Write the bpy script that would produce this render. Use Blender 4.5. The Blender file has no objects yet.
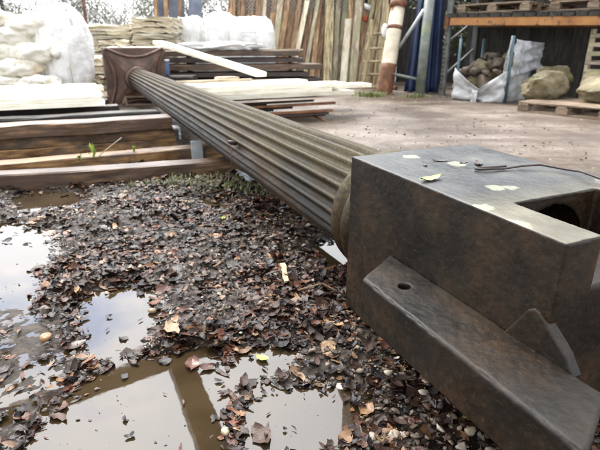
import bpy, bmesh, math, random
import numpy as np
from mathutils import Vector, Matrix, Euler

random.seed(7)
RNG = np.random.default_rng(7)
scene = bpy.context.scene
COL = scene.collection

# ------------------------------------------------------------------ camera
CAM_H = 0.9
PITCH = math.radians(20.2)
FPX = 490.0                      # focal length in pixels of a 600 px wide frame
cam_data = bpy.data.cameras.new("camera")
cam = bpy.data.objects.new("camera", cam_data)
COL.objects.link(cam)
cam.location = (0, 0, CAM_H)
cam.rotation_euler = (math.pi / 2 - PITCH, 0, 0)
cam_data.sensor_width = 36.0
cam_data.lens = FPX / 600 * 36
cam_data.clip_start = 0.05
cam_data.clip_end = 3000
cam_data.dof.use_dof = True
cam_data.dof.focus_distance = 1.15
cam_data.dof.aperture_fstop = 6.5
scene.camera = cam

# ------------------------------------------------------------------ sky and sun
SUN_EL, SUN_AZ = math.radians(54), math.radians(-24)      # azimuth measured from +Y, clockwise
world = bpy.data.worlds.new("World")
scene.world = world
world.use_nodes = True
wn, wl = world.node_tree.nodes, world.node_tree.links
wn.clear()
w_out = wn.new("ShaderNodeOutputWorld")
w_bg = wn.new("ShaderNodeBackground")
w_bg.inputs["Strength"].default_value = 0.13
w_sky = wn.new("ShaderNodeTexSky")
w_sky.sky_type = 'NISHITA'
w_sky.sun_disc = False
w_sky.sun_elevation = SUN_EL
w_sky.sun_rotation = SUN_AZ
w_sky.air_density = 1.0
w_sky.dust_density = 0.6
w_tc = wn.new("ShaderNodeTexCoord")
w_map = wn.new("ShaderNodeMapping")
w_map.inputs["Scale"].default_value = (1.0, 1.0, 2.2)
w_map.inputs["Location"].default_value = (-3.299, 6.248, 7.083)
w_noise = wn.new("ShaderNodeTexNoise")
w_noise.inputs["Scale"].default_value = 2.3
w_noise.inputs["Detail"].default_value = 6
w_noise.inputs["Roughness"].default_value = 0.55
w_ramp = wn.new("ShaderNodeValToRGB")
w_ramp.color_ramp.elements[0].position = 0.36
w_ramp.color_ramp.elements[0].color = (0.1, 0.1, 0.1, 1)
w_ramp.color_ramp.elements[1].position = 0.46
w_ramp.color_ramp.elements[1].color = (1, 1, 1, 1)
w_mix = wn.new("ShaderNodeMix")
w_mix.data_type = 'RGBA'
w_mix.inputs[7].default_value = (7.6, 7.75, 8.0, 1)       # cloud
wl.new(w_tc.outputs["Generated"], w_map.inputs["Vector"])
wl.new(w_map.outputs["Vector"], w_noise.inputs["Vector"])
wl.new(w_noise.outputs["Fac"], w_ramp.inputs["Fac"])
wl.new(w_ramp.outputs["Color"], w_mix.inputs[0])
wl.new(w_sky.outputs["Color"], w_mix.inputs[6])
# thin cloud glows where the sun stands behind it
w_dot = wn.new("ShaderNodeVectorMath"); w_dot.operation = 'DOT_PRODUCT'
w_nrm = wn.new("ShaderNodeVectorMath"); w_nrm.operation = 'NORMALIZE'
w_dot.inputs[1].default_value = (math.sin(SUN_AZ) * math.cos(SUN_EL), math.cos(SUN_AZ) * math.cos(SUN_EL), math.sin(SUN_EL))
w_max = wn.new("ShaderNodeMath"); w_max.operation = 'MAXIMUM'; w_max.inputs[1].default_value = 0.0
w_pow = wn.new("ShaderNodeMath"); w_pow.operation = 'POWER'; w_pow.inputs[1].default_value = 5.0
w_mad = wn.new("ShaderNodeMath"); w_mad.operation = 'MULTIPLY_ADD'; w_mad.inputs[1].default_value = 1.9; w_mad.inputs[2].default_value = 0.75
w_scl = wn.new("ShaderNodeVectorMath"); w_scl.operation = 'SCALE'
wl.new(w_tc.outputs["Generated"], w_nrm.inputs[0])
wl.new(w_nrm.outputs[0], w_dot.inputs[0])
wl.new(w_dot.outputs["Value"], w_max.inputs[0])
wl.new(w_max.outputs[0], w_pow.inputs[0])
wl.new(w_pow.outputs[0], w_mad.inputs[0])
wl.new(w_mix.outputs[2], w_scl.inputs[0])
wl.new(w_mad.outputs[0], w_scl.inputs["Scale"])
wl.new(w_scl.outputs[0], w_bg.inputs["Color"])
wl.new(w_bg.outputs["Background"], w_out.inputs["Surface"])

sun_data = bpy.data.lights.new("sun", 'SUN')
sun_data.energy = 1.4
sun_data.angle = math.radians(18)
sun_data.color = (1.0, 0.95, 0.87)
sun = bpy.data.objects.new("sun", sun_data)
COL.objects.link(sun)
sun_dir = Vector((math.sin(SUN_AZ) * math.cos(SUN_EL), math.cos(SUN_AZ) * math.cos(SUN_EL), math.sin(SUN_EL)))
sun.rotation_euler = sun_dir.to_track_quat('Z', 'Y').to_euler()
sun.location = (-6, 2, 12)

scene.view_settings.view_transform = 'Standard'
scene.view_settings.look = 'None'
scene.view_settings.gamma = 1.0
scene.view_settings.use_curve_mapping = False
scene.view_settings.exposure = 1.72
scene.render.engine = 'CYCLES'
scene.cycles.max_bounces = 6
scene.cycles.use_denoising = True

# ------------------------------------------------------------------ measuring helpers
_F = Vector((0, math.cos(PITCH), -math.sin(PITCH)))
_U = Vector((0, math.sin(PITCH), math.cos(PITCH)))
EYE = Vector((0, 0, CAM_H))


def ray(x, y):
    return _F + Vector((1, 0, 0)) * ((x - 300) / FPX) - _U * ((y - 225) / FPX)


def gz(x, y, z=0.0):
    """where the line of sight through photograph point x, y meets height z"""
    d = ray(x, y)
    return EYE + d * ((z - CAM_H) / d.z)


def at(x, y, Y):
    d = ray(x, y)
    return EYE + d * (Y / d.y)


D = Vector((-0.42059, 0.90725, 0))        # along the column, away
L = Vector((0.90725, 0.42059, 0))         # along the timbers, to the right
Z = Vector((0, 0, 1))


def _hash(ix, iy, seed):
    h = (ix.astype(np.int64) * 374761393 + iy.astype(np.int64) * 668265263 + seed * 1442695041) & 0xFFFFFFFF
    h = ((h ^ (h >> 13)) * 1274126177) & 0xFFFFFFFF
    return ((h ^ (h >> 16)) & 0xFFFFFF) / float(0xFFFFFF)


def vnoise(x, y, seed=0):
    x = np.asarray(x, float); y = np.asarray(y, float)
    ix, iy = np.floor(x), np.floor(y)
    fx, fy = x - ix, y - iy
    fx = fx * fx * (3 - 2 * fx); fy = fy * fy * (3 - 2 * fy)
    a = _hash(ix, iy, seed); b = _hash(ix + 1, iy, seed)
    c = _hash(ix, iy + 1, seed); d = _hash(ix + 1, iy + 1, seed)
    return (a * (1 - fx) + b * fx) * (1 - fy) + (c * (1 - fx) + d * fx) * fy


def fbm(x, y, seed=0, octs=4):
    s = 0; amp = 0.5; tot = 0
    for k in range(octs):
        s = s + amp * vnoise(np.asarray(x) * 2 ** k, np.asarray(y) * 2 ** k, seed + k * 17)
        tot += amp; amp *= 0.5
    return s / tot


def sstep(a, b, x):
    t = np.clip((x - a) / (b - a), 0, 1)
    return t * t * (3 - 2 * t)


# ------------------------------------------------------------------ object helpers
def link(name, data, parent=None, mat=None):
    o = bpy.data.objects.new(name, data)
    COL.objects.link(o)
    if parent is not None:
        o.parent = parent
    if mat is not None and data is not None and len(data.materials) == 0:
        data.materials.append(mat)
    return o


def tag(o, label=None, cat=None, group=None, kind=None):
    if label: o["label"] = label
    if label and not kind: kind = "thing"
    if cat: o["category"] = cat
    if group: o["group"] = group
    if kind: o["kind"] = kind
    return o


def empty(name, loc=(0, 0, 0), rz=0.0):
    o = bpy.data.objects.new(name, None)
    COL.objects.link(o)
    o.location = loc
    o.rotation_euler = (0, 0, rz)
    o.empty_display_size = 0.1
    return o


def pymesh(name, verts, faces, mat=None, smooth=False):
    me = bpy.data.meshes.new(name)
    me.from_pydata([tuple(v) for v in verts], [], faces)
    if mat: me.materials.append(mat)
    if smooth:
        me.polygons.foreach_set("use_smooth", [True] * len(me.polygons))
    me.update()
    return me


def npmesh(name, verts, faces, mat=None, smooth=False):
    """verts (N,3) array, faces (M,k) array"""
    me = bpy.data.meshes.new(name)
    verts = np.asarray(verts, np.float32); faces = np.asarray(faces, np.int32)
    n, k = faces.shape
    me.vertices.add(len(verts)); me.vertices.foreach_set("co", verts.ravel())
    me.loops.add(n * k); me.loops.foreach_set("vertex_index", faces.ravel())
    me.polygons.add(n)
    me.polygons.foreach_set("loop_start", np.arange(0, n * k, k, dtype=np.int32))
    me.polygons.foreach_set("loop_total", np.full(n, k, dtype=np.int32))
    if smooth: me.polygons.foreach_set("use_smooth", np.ones(n, dtype=bool))
    me.update(calc_edges=True)
    if mat: me.materials.append(mat)
    return me


def frame(a, b, up=Z):
    """matrix whose x axis runs from a to b"""
    a, b = Vector(a), Vector(b)
    x = (b - a).normalized()
    y = Vector(up).cross(x)
    if y.length < 1e-4: y = Vector((0, 1, 0))
    y.normalize()
    z = x.cross(y)
    m = Matrix((x, y, z)).transposed().to_4x4()
    m.translation = a
    return m


def beam_mesh(length, w, t, mat, seg=6, cham=0.06, jit=0.004, bow=0.0, seed=0, z0=True):
    """squared timber along +x, width on y, from z 0 up to t, edges worn, slightly untrue"""
    rnd = random.Random(seed)
    c = cham * min(w, t)
    prof = [(-w/2+c, 0), (w/2-c, 0), (w/2, c), (w/2, t-c), (w/2-c, t), (-w/2+c, t), (-w/2, t-c), (-w/2, c)]
    if not z0: prof = [(y, z - t / 2) for y, z in prof]
    vs, fs = [], []
    for i in range(seg + 1):
        u = i / seg
        x = length * u
        dz = bow * math.sin(math.pi * u) + rnd.uniform(-jit, jit) * 0.5
        dy = rnd.uniform(-jit, jit)
        for (y, z) in prof:
            ex = rnd.uniform(-jit, jit) if i in (0, seg) else 0
            vs.append((x + ex * 2, y + dy + rnd.uniform(-jit, jit) * 0.6, z + dz + rnd.uniform(-jit, jit) * 0.4))
    for i in range(seg):
        for k in range(8):
            a = i * 8 + k; b = i * 8 + (k + 1) % 8
            fs.append((a, a + 8, b + 8, b)[::-1])
    fs.append(tuple(range(8))[::-1]); fs.append(tuple(seg * 8 + k for k in range(8)))
    me = pymesh("beam", vs, fs, mat)
    bm = bmesh.new(); bm.from_mesh(me); bmesh.ops.recalc_face_normals(bm, faces=bm.faces); bm.to_mesh(me); bm.free()
    return me


def beam(name, a, b, w, t, mat, parent=None, up=Z, **kw):
    a, b = Vector(a), Vector(b)
    me = beam_mesh((b - a).length, w, t, mat, **kw)
    o = link(name, me, parent)
    o.matrix_local = frame(a, b, up)
    return o


def box_bm(lo, hi, bevel=0.0, segs=2):
    bm = bmesh.new()
    r = bmesh.ops.create_cube(bm, size=1)
    for v in bm.verts:
        v.co = Vector([lo[i] + (v.co[i] + 0.5) * (hi[i] - lo[i]) for i in range(3)])
    if bevel: bmesh.ops.bevel(bm, geom=list(bm.edges), offset=bevel, segments=segs, affect='EDGES', profile=0.6)
    return bm


def from_bm(name, bm, mat, parent=None, smooth=False):
    bmesh.ops.recalc_face_normals(bm, faces=bm.faces)
    me = bpy.data.meshes.new(name)
    bm.to_mesh(me); bm.free()
    me.materials.append(mat)
    if smooth: me.polygons.foreach_set("use_smooth", [True] * len(me.polygons))
    return link(name, me, parent)


def tube_mesh(pts, rad, mat, n=10, cap=True, smooth=True):
    pts = [Vector(p) for p in pts]
    rads = rad if isinstance(rad, (list, tuple)) else [rad] * len(pts)
    vs, fs = [], []
    prev = None
    for i, p in enumerate(pts):
        t = (pts[min(i + 1, len(pts) - 1)] - pts[max(i - 1, 0)]).normalized()
        ref = prev if prev is not None else (Z if abs(t.z) < 0.9 else Vector((1, 0, 0)))
        x = (ref - t * ref.dot(t)).normalized()
        prev = x
        y = t.cross(x)
        for k in range(n):
            a = 2 * math.pi * k / n
            vs.append(p + (x * math.cos(a) + y * math.sin(a)) * rads[i])
    for i in range(len(pts) - 1):
        for k in range(n):
            fs.append((i*n+k, i*n+(k+1) % n, (i+1)*n+(k+1) % n, (i+1)*n+k))
    if cap:
        fs.append(tuple(range(n))[::-1]); fs.append(tuple((len(pts)-1)*n+k for k in range(n)))
    return pymesh("tube", vs, fs, mat, smooth)


def tube(name, pts, rad, mat, parent=None, **kw):
    return link(name, tube_mesh(pts, rad, mat, **kw), parent)


from mathutils import noise as mnoise


def blob_mesh(size, seed, mat, sub=4, boxy=2.6, amp=0.12, freq=1.6, fold=0.0, smooth=True, flat=True, facet=0):
    """lumpy body: a rounded box or ellipsoid pushed in and out by noise, base flattened at z 0"""
    bm = bmesh.new()
    bmesh.ops.create_icosphere(bm, subdivisions=sub, radius=1)
    off = Vector((seed * 3.17, seed * 1.31, seed * 7.7))
    rnd = random.Random(seed)
    planes = []
    for k in range(facet):
        n = Vector((rnd.gauss(0, 1), rnd.gauss(0, 1), rnd.gauss(0, 1))).normalized()
        planes.append((n, rnd.uniform(0.55, 0.88)))
    for v in bm.verts:
        c = v.co.copy()
        m = (abs(c.x) ** boxy + abs(c.y) ** boxy + abs(c.z) ** boxy) ** (1 / boxy)
        p = c / m
        for n, dd in planes:
            ex = p.dot(n) - dd
            if ex > 0: p = p - n * ex * 0.92
        d = mnoise.fractal(c * freq + off, 0.9, 2.1, 4) * amp
        if fold:
            q = Vector((c.x * 3.3, c.y * 3.3, c.z * 1.5)) + off
            d += fold * (abs(mnoise.noise(q)) * 1.6 - 0.3 + 0.5 * abs(mnoise.noise(q * 2.3)))
        p = p * (1 + d)
        z = p.z * size[2] / 2 + size[2] / 2
        if flat: z = max(z, 0)
        v.co = (p.x * size[0] / 2, p.y * size[1] / 2, z)
    me = bpy.data.meshes.new("blob")
    bm.to_mesh(me); bm.free()
    me.materials.append(mat)
    if smooth: me.polygons.foreach_set("use_smooth", [True] * len(me.polygons))
    return me


def recast(o, voxel, rough=0.0022, chip=0.006, scale=1.0):
    """remesh a casting finely, then roughen its skin and nibble its edges"""
    md = o.modifiers.new("remesh", 'REMESH'); md.mode = 'VOXEL'; md.voxel_size = voxel
    bpy.context.view_layer.update()
    dg = bpy.context.evaluated_depsgraph_get()
    me = bpy.data.meshes.new_from_object(o.evaluated_get(dg))
    o.modifiers.clear()
    o.data = me
    n = len(me.vertices)
    co = np.empty(n * 3, np.float32); me.vertices.foreach_get("co", co); co = co.reshape(-1, 3)
    no = np.empty(n * 3, np.float32); me.vertices.foreach_get("normal", no); no = no.reshape(-1, 3)
    ax = np.abs(no).max(1)
    edge = np.clip((0.97 - ax) / 0.25, 0, 1)                 # vertices whose normal sits between two faces
    out = np.empty_like(co)
    for i in range(n):
        p = Vector(co[i])
        d = mnoise.fractal(p * 60, 1.0, 2.0, 3) * rough + mnoise.noise(p * 7) * rough
        if edge[i] > 0: d -= chip * float(edge[i]) * max(0.0, mnoise.noise(p * 38) + 0.55 * mnoise.noise(p * 11) + 0.05)
        out[i] = co[i] + no[i] * d
    me.vertices.foreach_set("co", out.ravel())
    me.polygons.foreach_set("use_smooth", np.ones(len(me.polygons), bool))
    me.update()
    return o


# ------------------------------------------------------------------ materials
def new_mat(name):
    m = bpy.data.materials.new(name)
    m.use_nodes = True
    nt = m.node_tree
    nt.nodes.clear()
    out = nt.nodes.new("ShaderNodeOutputMaterial")
    b = nt.nodes.new("ShaderNodeBsdfPrincipled")
    nt.links.new(b.outputs[0], out.inputs[0])
    return m, nt, b


def N(nt, kind, **inputs):
    n = nt.nodes.new(kind)
    for k, v in inputs.items():
        n.inputs[k.replace("_", " ")].default_value = v
    return n


def ramp(nt, fac, stops):
    r = nt.nodes.new("ShaderNodeValToRGB")
    els = r.color_ramp.elements
    while len(els) < len(stops): els.new(0.5)
    for e, (p, c) in zip(els, stops):
        e.position = p
        e.color = (c[0], c[1], c[2], 1) if not isinstance(c, (int, float)) else (c, c, c, 1)
    nt.links.new(fac, r.inputs["Fac"])
    return r.outputs["Color"]


def mixc(nt, fac, a, b, mode='MIX'):
    m = nt.nodes.new("ShaderNodeMix"); m.data_type = 'RGBA'; m.blend_type = mode
    for sock, v in ((m.inputs[0], fac), (m.inputs[6], a), (m.inputs[7], b)):
        if isinstance(v, bpy.types.NodeSocket): nt.links.new(v, sock)
        elif isinstance(v, (int, float)): sock.default_value = v
        else: sock.default_value = (v[0], v[1], v[2], 1)
    return m.outputs[2]


def bump(nt, b, height, strength=0.4, dist=0.01):
    bn = N(nt, "ShaderNodeBump", Strength=strength, Distance=dist)
    nt.links.new(height, bn.inputs["Height"])
    nt.links.new(bn.outputs[0], b.inputs["Normal"])
    return bn


def coords(nt, scale=(1, 1, 1), which="Object", rnd=True):
    tc = nt.nodes.new("ShaderNodeTexCoord")
    mp = nt.nodes.new("ShaderNodeMapping")
    mp.inputs["Scale"].default_value = scale
    nt.links.new(tc.outputs[which], mp.inputs["Vector"])
    if rnd:
        oi = nt.nodes.new("ShaderNodeObjectInfo")
        mu = nt.nodes.new("ShaderNodeVectorMath"); mu.operation = 'SCALE'
        cb = nt.nodes.new("ShaderNodeCombineXYZ")
        for i in range(3): nt.links.new(oi.outputs["Random"], cb.inputs[i])
        nt.links.new(cb.outputs[0], mu.inputs[0]); mu.inputs["Scale"].default_value = 37.0
        nt.links.new(mu.outputs[0], mp.inputs["Location"])
    return mp.outputs["Vector"]


def mat_wood(name, dark, mid, light, rough=(0.35, 0.75), grain=14.0, wet=0.0, stain=None, bumpy=0.5):
    m, nt, b = new_mat(name)
    v = coords(nt, (1.2, grain, grain))
    n1 = N(nt, "ShaderNodeTexNoise", Scale=3.0, Detail=8.0, Roughness=0.65); nt.links.new(v, n1.inputs["Vector"])
    v2 = coords(nt, (2.0, 3.0, 3.0))
    n2 = N(nt, "ShaderNodeTexNoise", Scale=1.6, Detail=5.0, Roughness=0.6); nt.links.new(v2, n2.inputs["Vector"])
    c = ramp(nt, n1.outputs["Fac"], [(0.36, dark), (0.5, mid), (0.64, light)])
    if stain is not None:
        f = ramp(nt, n2.outputs["Fac"], [(0.46, 0.0), (0.58, 0.85)])
        c = mixc(nt, f, c, stain)
    oi = nt.nodes.new("ShaderNodeObjectInfo")
    br = ramp(nt, oi.outputs["Random"], [(0, 0.72), (1, 1.18)])
    c = mixc(nt, 1.0, c, br, 'MULTIPLY')
    nt.links.new(c, b.inputs["Base Color"])
    rr = ramp(nt, n2.outputs["Fac"], [(0.35, rough[0]), (0.65, rough[1])])
    nt.links.new(rr, b.inputs["Roughness"])
    if wet:
        b.inputs["Coat Weight"].default_value = wet
        b.inputs["Coat Roughness"].default_value = 0.12
    bump(nt, b, n1.outputs["Fac"], bumpy, 0.006)
    return m


def mat_noise(name, stops, scale=6.0, detail=7.0, rough=0.7, rough2=None, bstr=0.4, bdist=0.01, metallic=0.0, bscale=None,
              spot=None, rnd=True, vary=None):
    m, nt, b = new_mat(name)
    v = coords(nt, (1, 1, 1), rnd=rnd)
    n1 = N(nt, "ShaderNodeTexNoise", Scale=scale, Detail=detail, Roughness=0.62); nt.links.new(v, n1.inputs["Vector"])
    c = ramp(nt, n1.outputs["Fac"], stops)
    n2 = N(nt, "ShaderNodeTexNoise", Scale=bscale or scale * 4, Detail=6.0, Roughness=0.6); nt.links.new(v, n2.inputs["Vector"])
    if spot:
        scol, sscale, s0, s1 = spot
        n3 = N(nt, "ShaderNodeTexNoise", Scale=sscale, Detail=4.0); nt.links.new(v, n3.inputs["Vector"])
        c = mixc(nt, ramp(nt, n3.outputs["Fac"], [(s0, 0.0), (s1, 1.0)]), c, scol)
    if vary:
        oi = nt.nodes.new("ShaderNodeObjectInfo")
        c = mixc(nt, 1.0, c, ramp(nt, oi.outputs["Random"], [(0, vary[0]), (1, vary[1])]), 'MULTIPLY')
    nt.links.new(c, b.inputs["Base Color"])
    if rough2 is not None:
        nt.links.new(ramp(nt, n2.outputs["Fac"], [(0.35, rough), (0.65, rough2)]), b.inputs["Roughness"])
    else:
        b.inputs["Roughness"].default_value = rough
    b.inputs["Metallic"].default_value = metallic
    bump(nt, b, n2.outputs["Fac"], bstr, bdist)
    return m


M = {}
M['timber_wet'] = mat_wood('wet_brown_timber', (0.028, 0.015, 0.008), (0.085, 0.045, 0.022), (0.18, 0.105, 0.052), (0.32, 0.6), 10, wet=0.1,
                           stain=(0.06, 0.035, 0.022))
M['timber_orange'] = mat_wood('damp_orange_timber', (0.045, 0.022, 0.009), (0.18, 0.095, 0.036), (0.34, 0.20, 0.08), (0.35, 0.7), 10,
                              stain=(0.05, 0.03, 0.02))
M['board_white'] = mat_wood('pale_cream_board', (0.62, 0.56, 0.42), (0.78, 0.73, 0.60), (0.84, 0.81, 0.70), (0.25, 0.5), 8, bumpy=0.2)
M['board_buff'] = mat_wood('buff_board', (0.22, 0.16, 0.10), (0.42, 0.33, 0.22), (0.58, 0.48, 0.35), (0.4, 0.7), 10)
M['lean_orange'] = mat_wood('orange_leaning_plank', (0.14, 0.075, 0.03), (0.38, 0.235, 0.11), (0.58, 0.40, 0.21), (0.6, 0.85), 9,
                            stain=(0.270, 0.162, 0.095))
M['lean_grey'] = mat_wood('grey_leaning_plank', (0.10, 0.075, 0.05), (0.30, 0.24, 0.165), (0.50, 0.42, 0.30), (0.65, 0.9), 9,
                          stain=(0.270, 0.257, 0.149))
M['lean_pale'] = mat_wood('pale_leaning_plank', (0.405, 0.324, 0.216), (0.743, 0.634, 0.459), (0.750, 0.750, 0.594), (0.65, 0.9), 9)
M['lean_green'] = mat_wood('greenish_leaning_plank', (0.09, 0.07, 0.035), (0.27, 0.21, 0.11), (0.46, 0.38, 0.22), (0.65, 0.9), 9)
M['lean_brown'] = mat_wood('brown_leaning_plank', (0.06, 0.033, 0.018), (0.20, 0.115, 0.06), (0.36, 0.23, 0.125), (0.6, 0.9), 9)
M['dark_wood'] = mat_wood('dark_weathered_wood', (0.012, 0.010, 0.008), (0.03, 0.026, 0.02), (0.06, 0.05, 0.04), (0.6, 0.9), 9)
M['pallet_wood'] = mat_wood('pallet_wood', (0.08, 0.055, 0.035), (0.20, 0.14, 0.09), (0.32, 0.24, 0.16), (0.5, 0.85), 10)
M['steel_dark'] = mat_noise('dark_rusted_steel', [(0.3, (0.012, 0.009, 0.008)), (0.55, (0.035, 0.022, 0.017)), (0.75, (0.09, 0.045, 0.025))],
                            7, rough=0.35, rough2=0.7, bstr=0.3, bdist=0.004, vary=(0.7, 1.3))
M['steel_rust'] = mat_noise('bright_rusted_steel', [(0.3, (0.05, 0.022, 0.012)), (0.55, (0.16, 0.065, 0.028)), (0.75, (0.28, 0.13, 0.055))],
                            9, rough=0.6, rough2=0.85, bstr=0.4, bdist=0.004)
M['galv'] = mat_noise('galvanised_steel', [(0.3, (0.30, 0.33, 0.34)), (0.7, (0.52, 0.55, 0.56))], 10, rough=0.35, rough2=0.55, bstr=0.15, bdist=0.003,
                      metallic=0.3)
M['orange_paint'] = mat_noise('orange_rack_paint', [(0.25, (0.13, 0.05, 0.015)), (0.45, (0.30, 0.125, 0.032)), (0.75, (0.40, 0.19, 0.055))], 5,
                              rough=0.4, rough2=0.65, bstr=0.2, bdist=0.003, spot=((0.07, 0.035, 0.02), 9, 0.60, 0.70))
M['rack_steel'] = mat_noise('grey_rack_steel', [(0.3, (0.06, 0.065, 0.06)), (0.7, (0.16, 0.17, 0.16))], 8, rough=0.5, rough2=0.75, bstr=0.2, bdist=0.003)
M['green_tube'] = mat_noise('mossy_grey_tube', [(0.3, (0.07, 0.08, 0.065)), (0.6, (0.16, 0.175, 0.155)), (0.8, (0.26, 0.27, 0.25))], 6, rough=0.5, rough2=0.7,
                            bstr=0.2, bdist=0.003, spot=((0.15, 0.17, 0.06), 5, 0.55, 0.7))
M['cream_paint'] = mat_noise('flaking_cream_paint', [(0.3, (0.50, 0.42, 0.30)), (0.6, (0.72, 0.64, 0.49))], 5, rough=0.5, rough2=0.7, bstr=0.3, bdist=0.004,
                             spot=((0.24, 0.085, 0.03), 3.2, 0.60, 0.66))
M['bag_white'] = mat_noise('white_woven_bag', [(0.3, (0.70, 0.69, 0.66)), (0.7, (0.84, 0.84, 0.83))], 4, rough=0.55, rough2=0.75, bstr=0.9, bdist=0.05,
                           bscale=5)
M['bag_cream'] = mat_noise('cream_sack', [(0.3, (0.50, 0.45, 0.35)), (0.5, (0.70, 0.67, 0.58)), (0.8, (0.80, 0.78, 0.73))], 3, rough=0.55, rough2=0.8,
                           bstr=0.7, bdist=0.03, bscale=6, spot=((0.50, 0.42, 0.28), 3.5, 0.58, 0.72))
M['slab_stone'] = mat_noise('yellow_sandstone', [(0.25, (0.34, 0.29, 0.20)), (0.5, (0.60, 0.54, 0.41)), (0.75, (0.72, 0.67, 0.55))], 5, rough=0.8,
                            bstr=0.6, bdist=0.02, vary=(0.75, 1.15))
M['boulder'] = mat_noise('mossy_boulder', [(0.30, (0.035, 0.027, 0.013)), (0.5, (0.125, 0.098, 0.048)), (0.70, (0.26, 0.215, 0.125))], 3.0, rough=0.6, rough2=0.85,
                         bstr=0.8, bdist=0.03, bscale=11, spot=((0.11, 0.10, 0.03), 4, 0.56, 0.70), vary=(0.7, 1.05))
M['rubble'] = mat_noise('brown_rubble', [(0.3, (0.03, 0.022, 0.015)), (0.55, (0.10, 0.072, 0.048)), (0.75, (0.19, 0.14, 0.095))], 4, rough=0.7,
                        bstr=0.8, bdist=0.02, bscale=12, vary=(0.6, 1.2))
M['blue_sheet'] = mat_noise('blue_plastic_sheet', [(0.3, (0.008, 0.015, 0.045)), (0.7, (0.022, 0.042, 0.105))], 3, rough=0.35, rough2=0.6, bstr=0.3, bdist=0.02)
M['slate_blue'] = mat_noise('slate_blue_sheet', [(0.3, (0.06, 0.07, 0.10)), (0.7, (0.16, 0.18, 0.24))], 3, rough=0.6, bstr=0.2, bdist=0.01)
M['teal'] = mat_noise('teal_painted_post', [(0.3, (0.035, 0.07, 0.085)), (0.7, (0.08, 0.135, 0.16))], 6, rough=0.5, bstr=0.2, bdist=0.004)
M['red_paint'] = mat_noise('faded_red_paint', [(0.3, (0.22, 0.03, 0.015)), (0.7, (0.38, 0.07, 0.03))], 6, rough=0.6, bstr=0.2, bdist=0.004)
M['white_plastic'] = mat_noise('white_plastic', [(0.3, (0.66, 0.67, 0.66)), (0.7, (0.8, 0.8, 0.8))], 6, rough=0.35, bstr=0.2, bdist=0.004)
M['blue_tub'] = mat_noise('blue_drum', [(0.3, (0.05, 0.10, 0.22)), (0.7, (0.12, 0.2, 0.36))], 6, rough=0.4, bstr=0.2, bdist=0.004)


def mat_film():
    m, nt, b = new_mat('grey_plastic_film')
    v = coords(nt, (1, 1, 1))
    n1 = N(nt, "ShaderNodeTexNoise", Scale=6.0, Detail=5.0, Distortion=1.2); nt.links.new(v, n1.inputs["Vector"])
    nt.links.new(ramp(nt, n1.outputs["Fac"], [(0.3, (0.34, 0.35, 0.36)), (0.7, (0.62, 0.63, 0.64))]), b.inputs["Base Color"])
    b.inputs["Roughness"].default_value = 0.28
    b.inputs["Alpha"].default_value = 0.82
    bump(nt, b, n1.outputs["Fac"], 0.8, 0.05)
    return m


M['film'] = mat_film()
M['bag_grey'] = mat_noise('greyed_white_bag', [(0.3, (0.26, 0.26, 0.25)), (0.6, (0.50, 0.50, 0.49)), (0.8, (0.62, 0.62, 0.61))], 3, rough=0.4, rough2=0.6, bstr=0.6, bdist=0.03, bscale=7)  # white bag fabric in mottled, greyed tones


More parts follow.
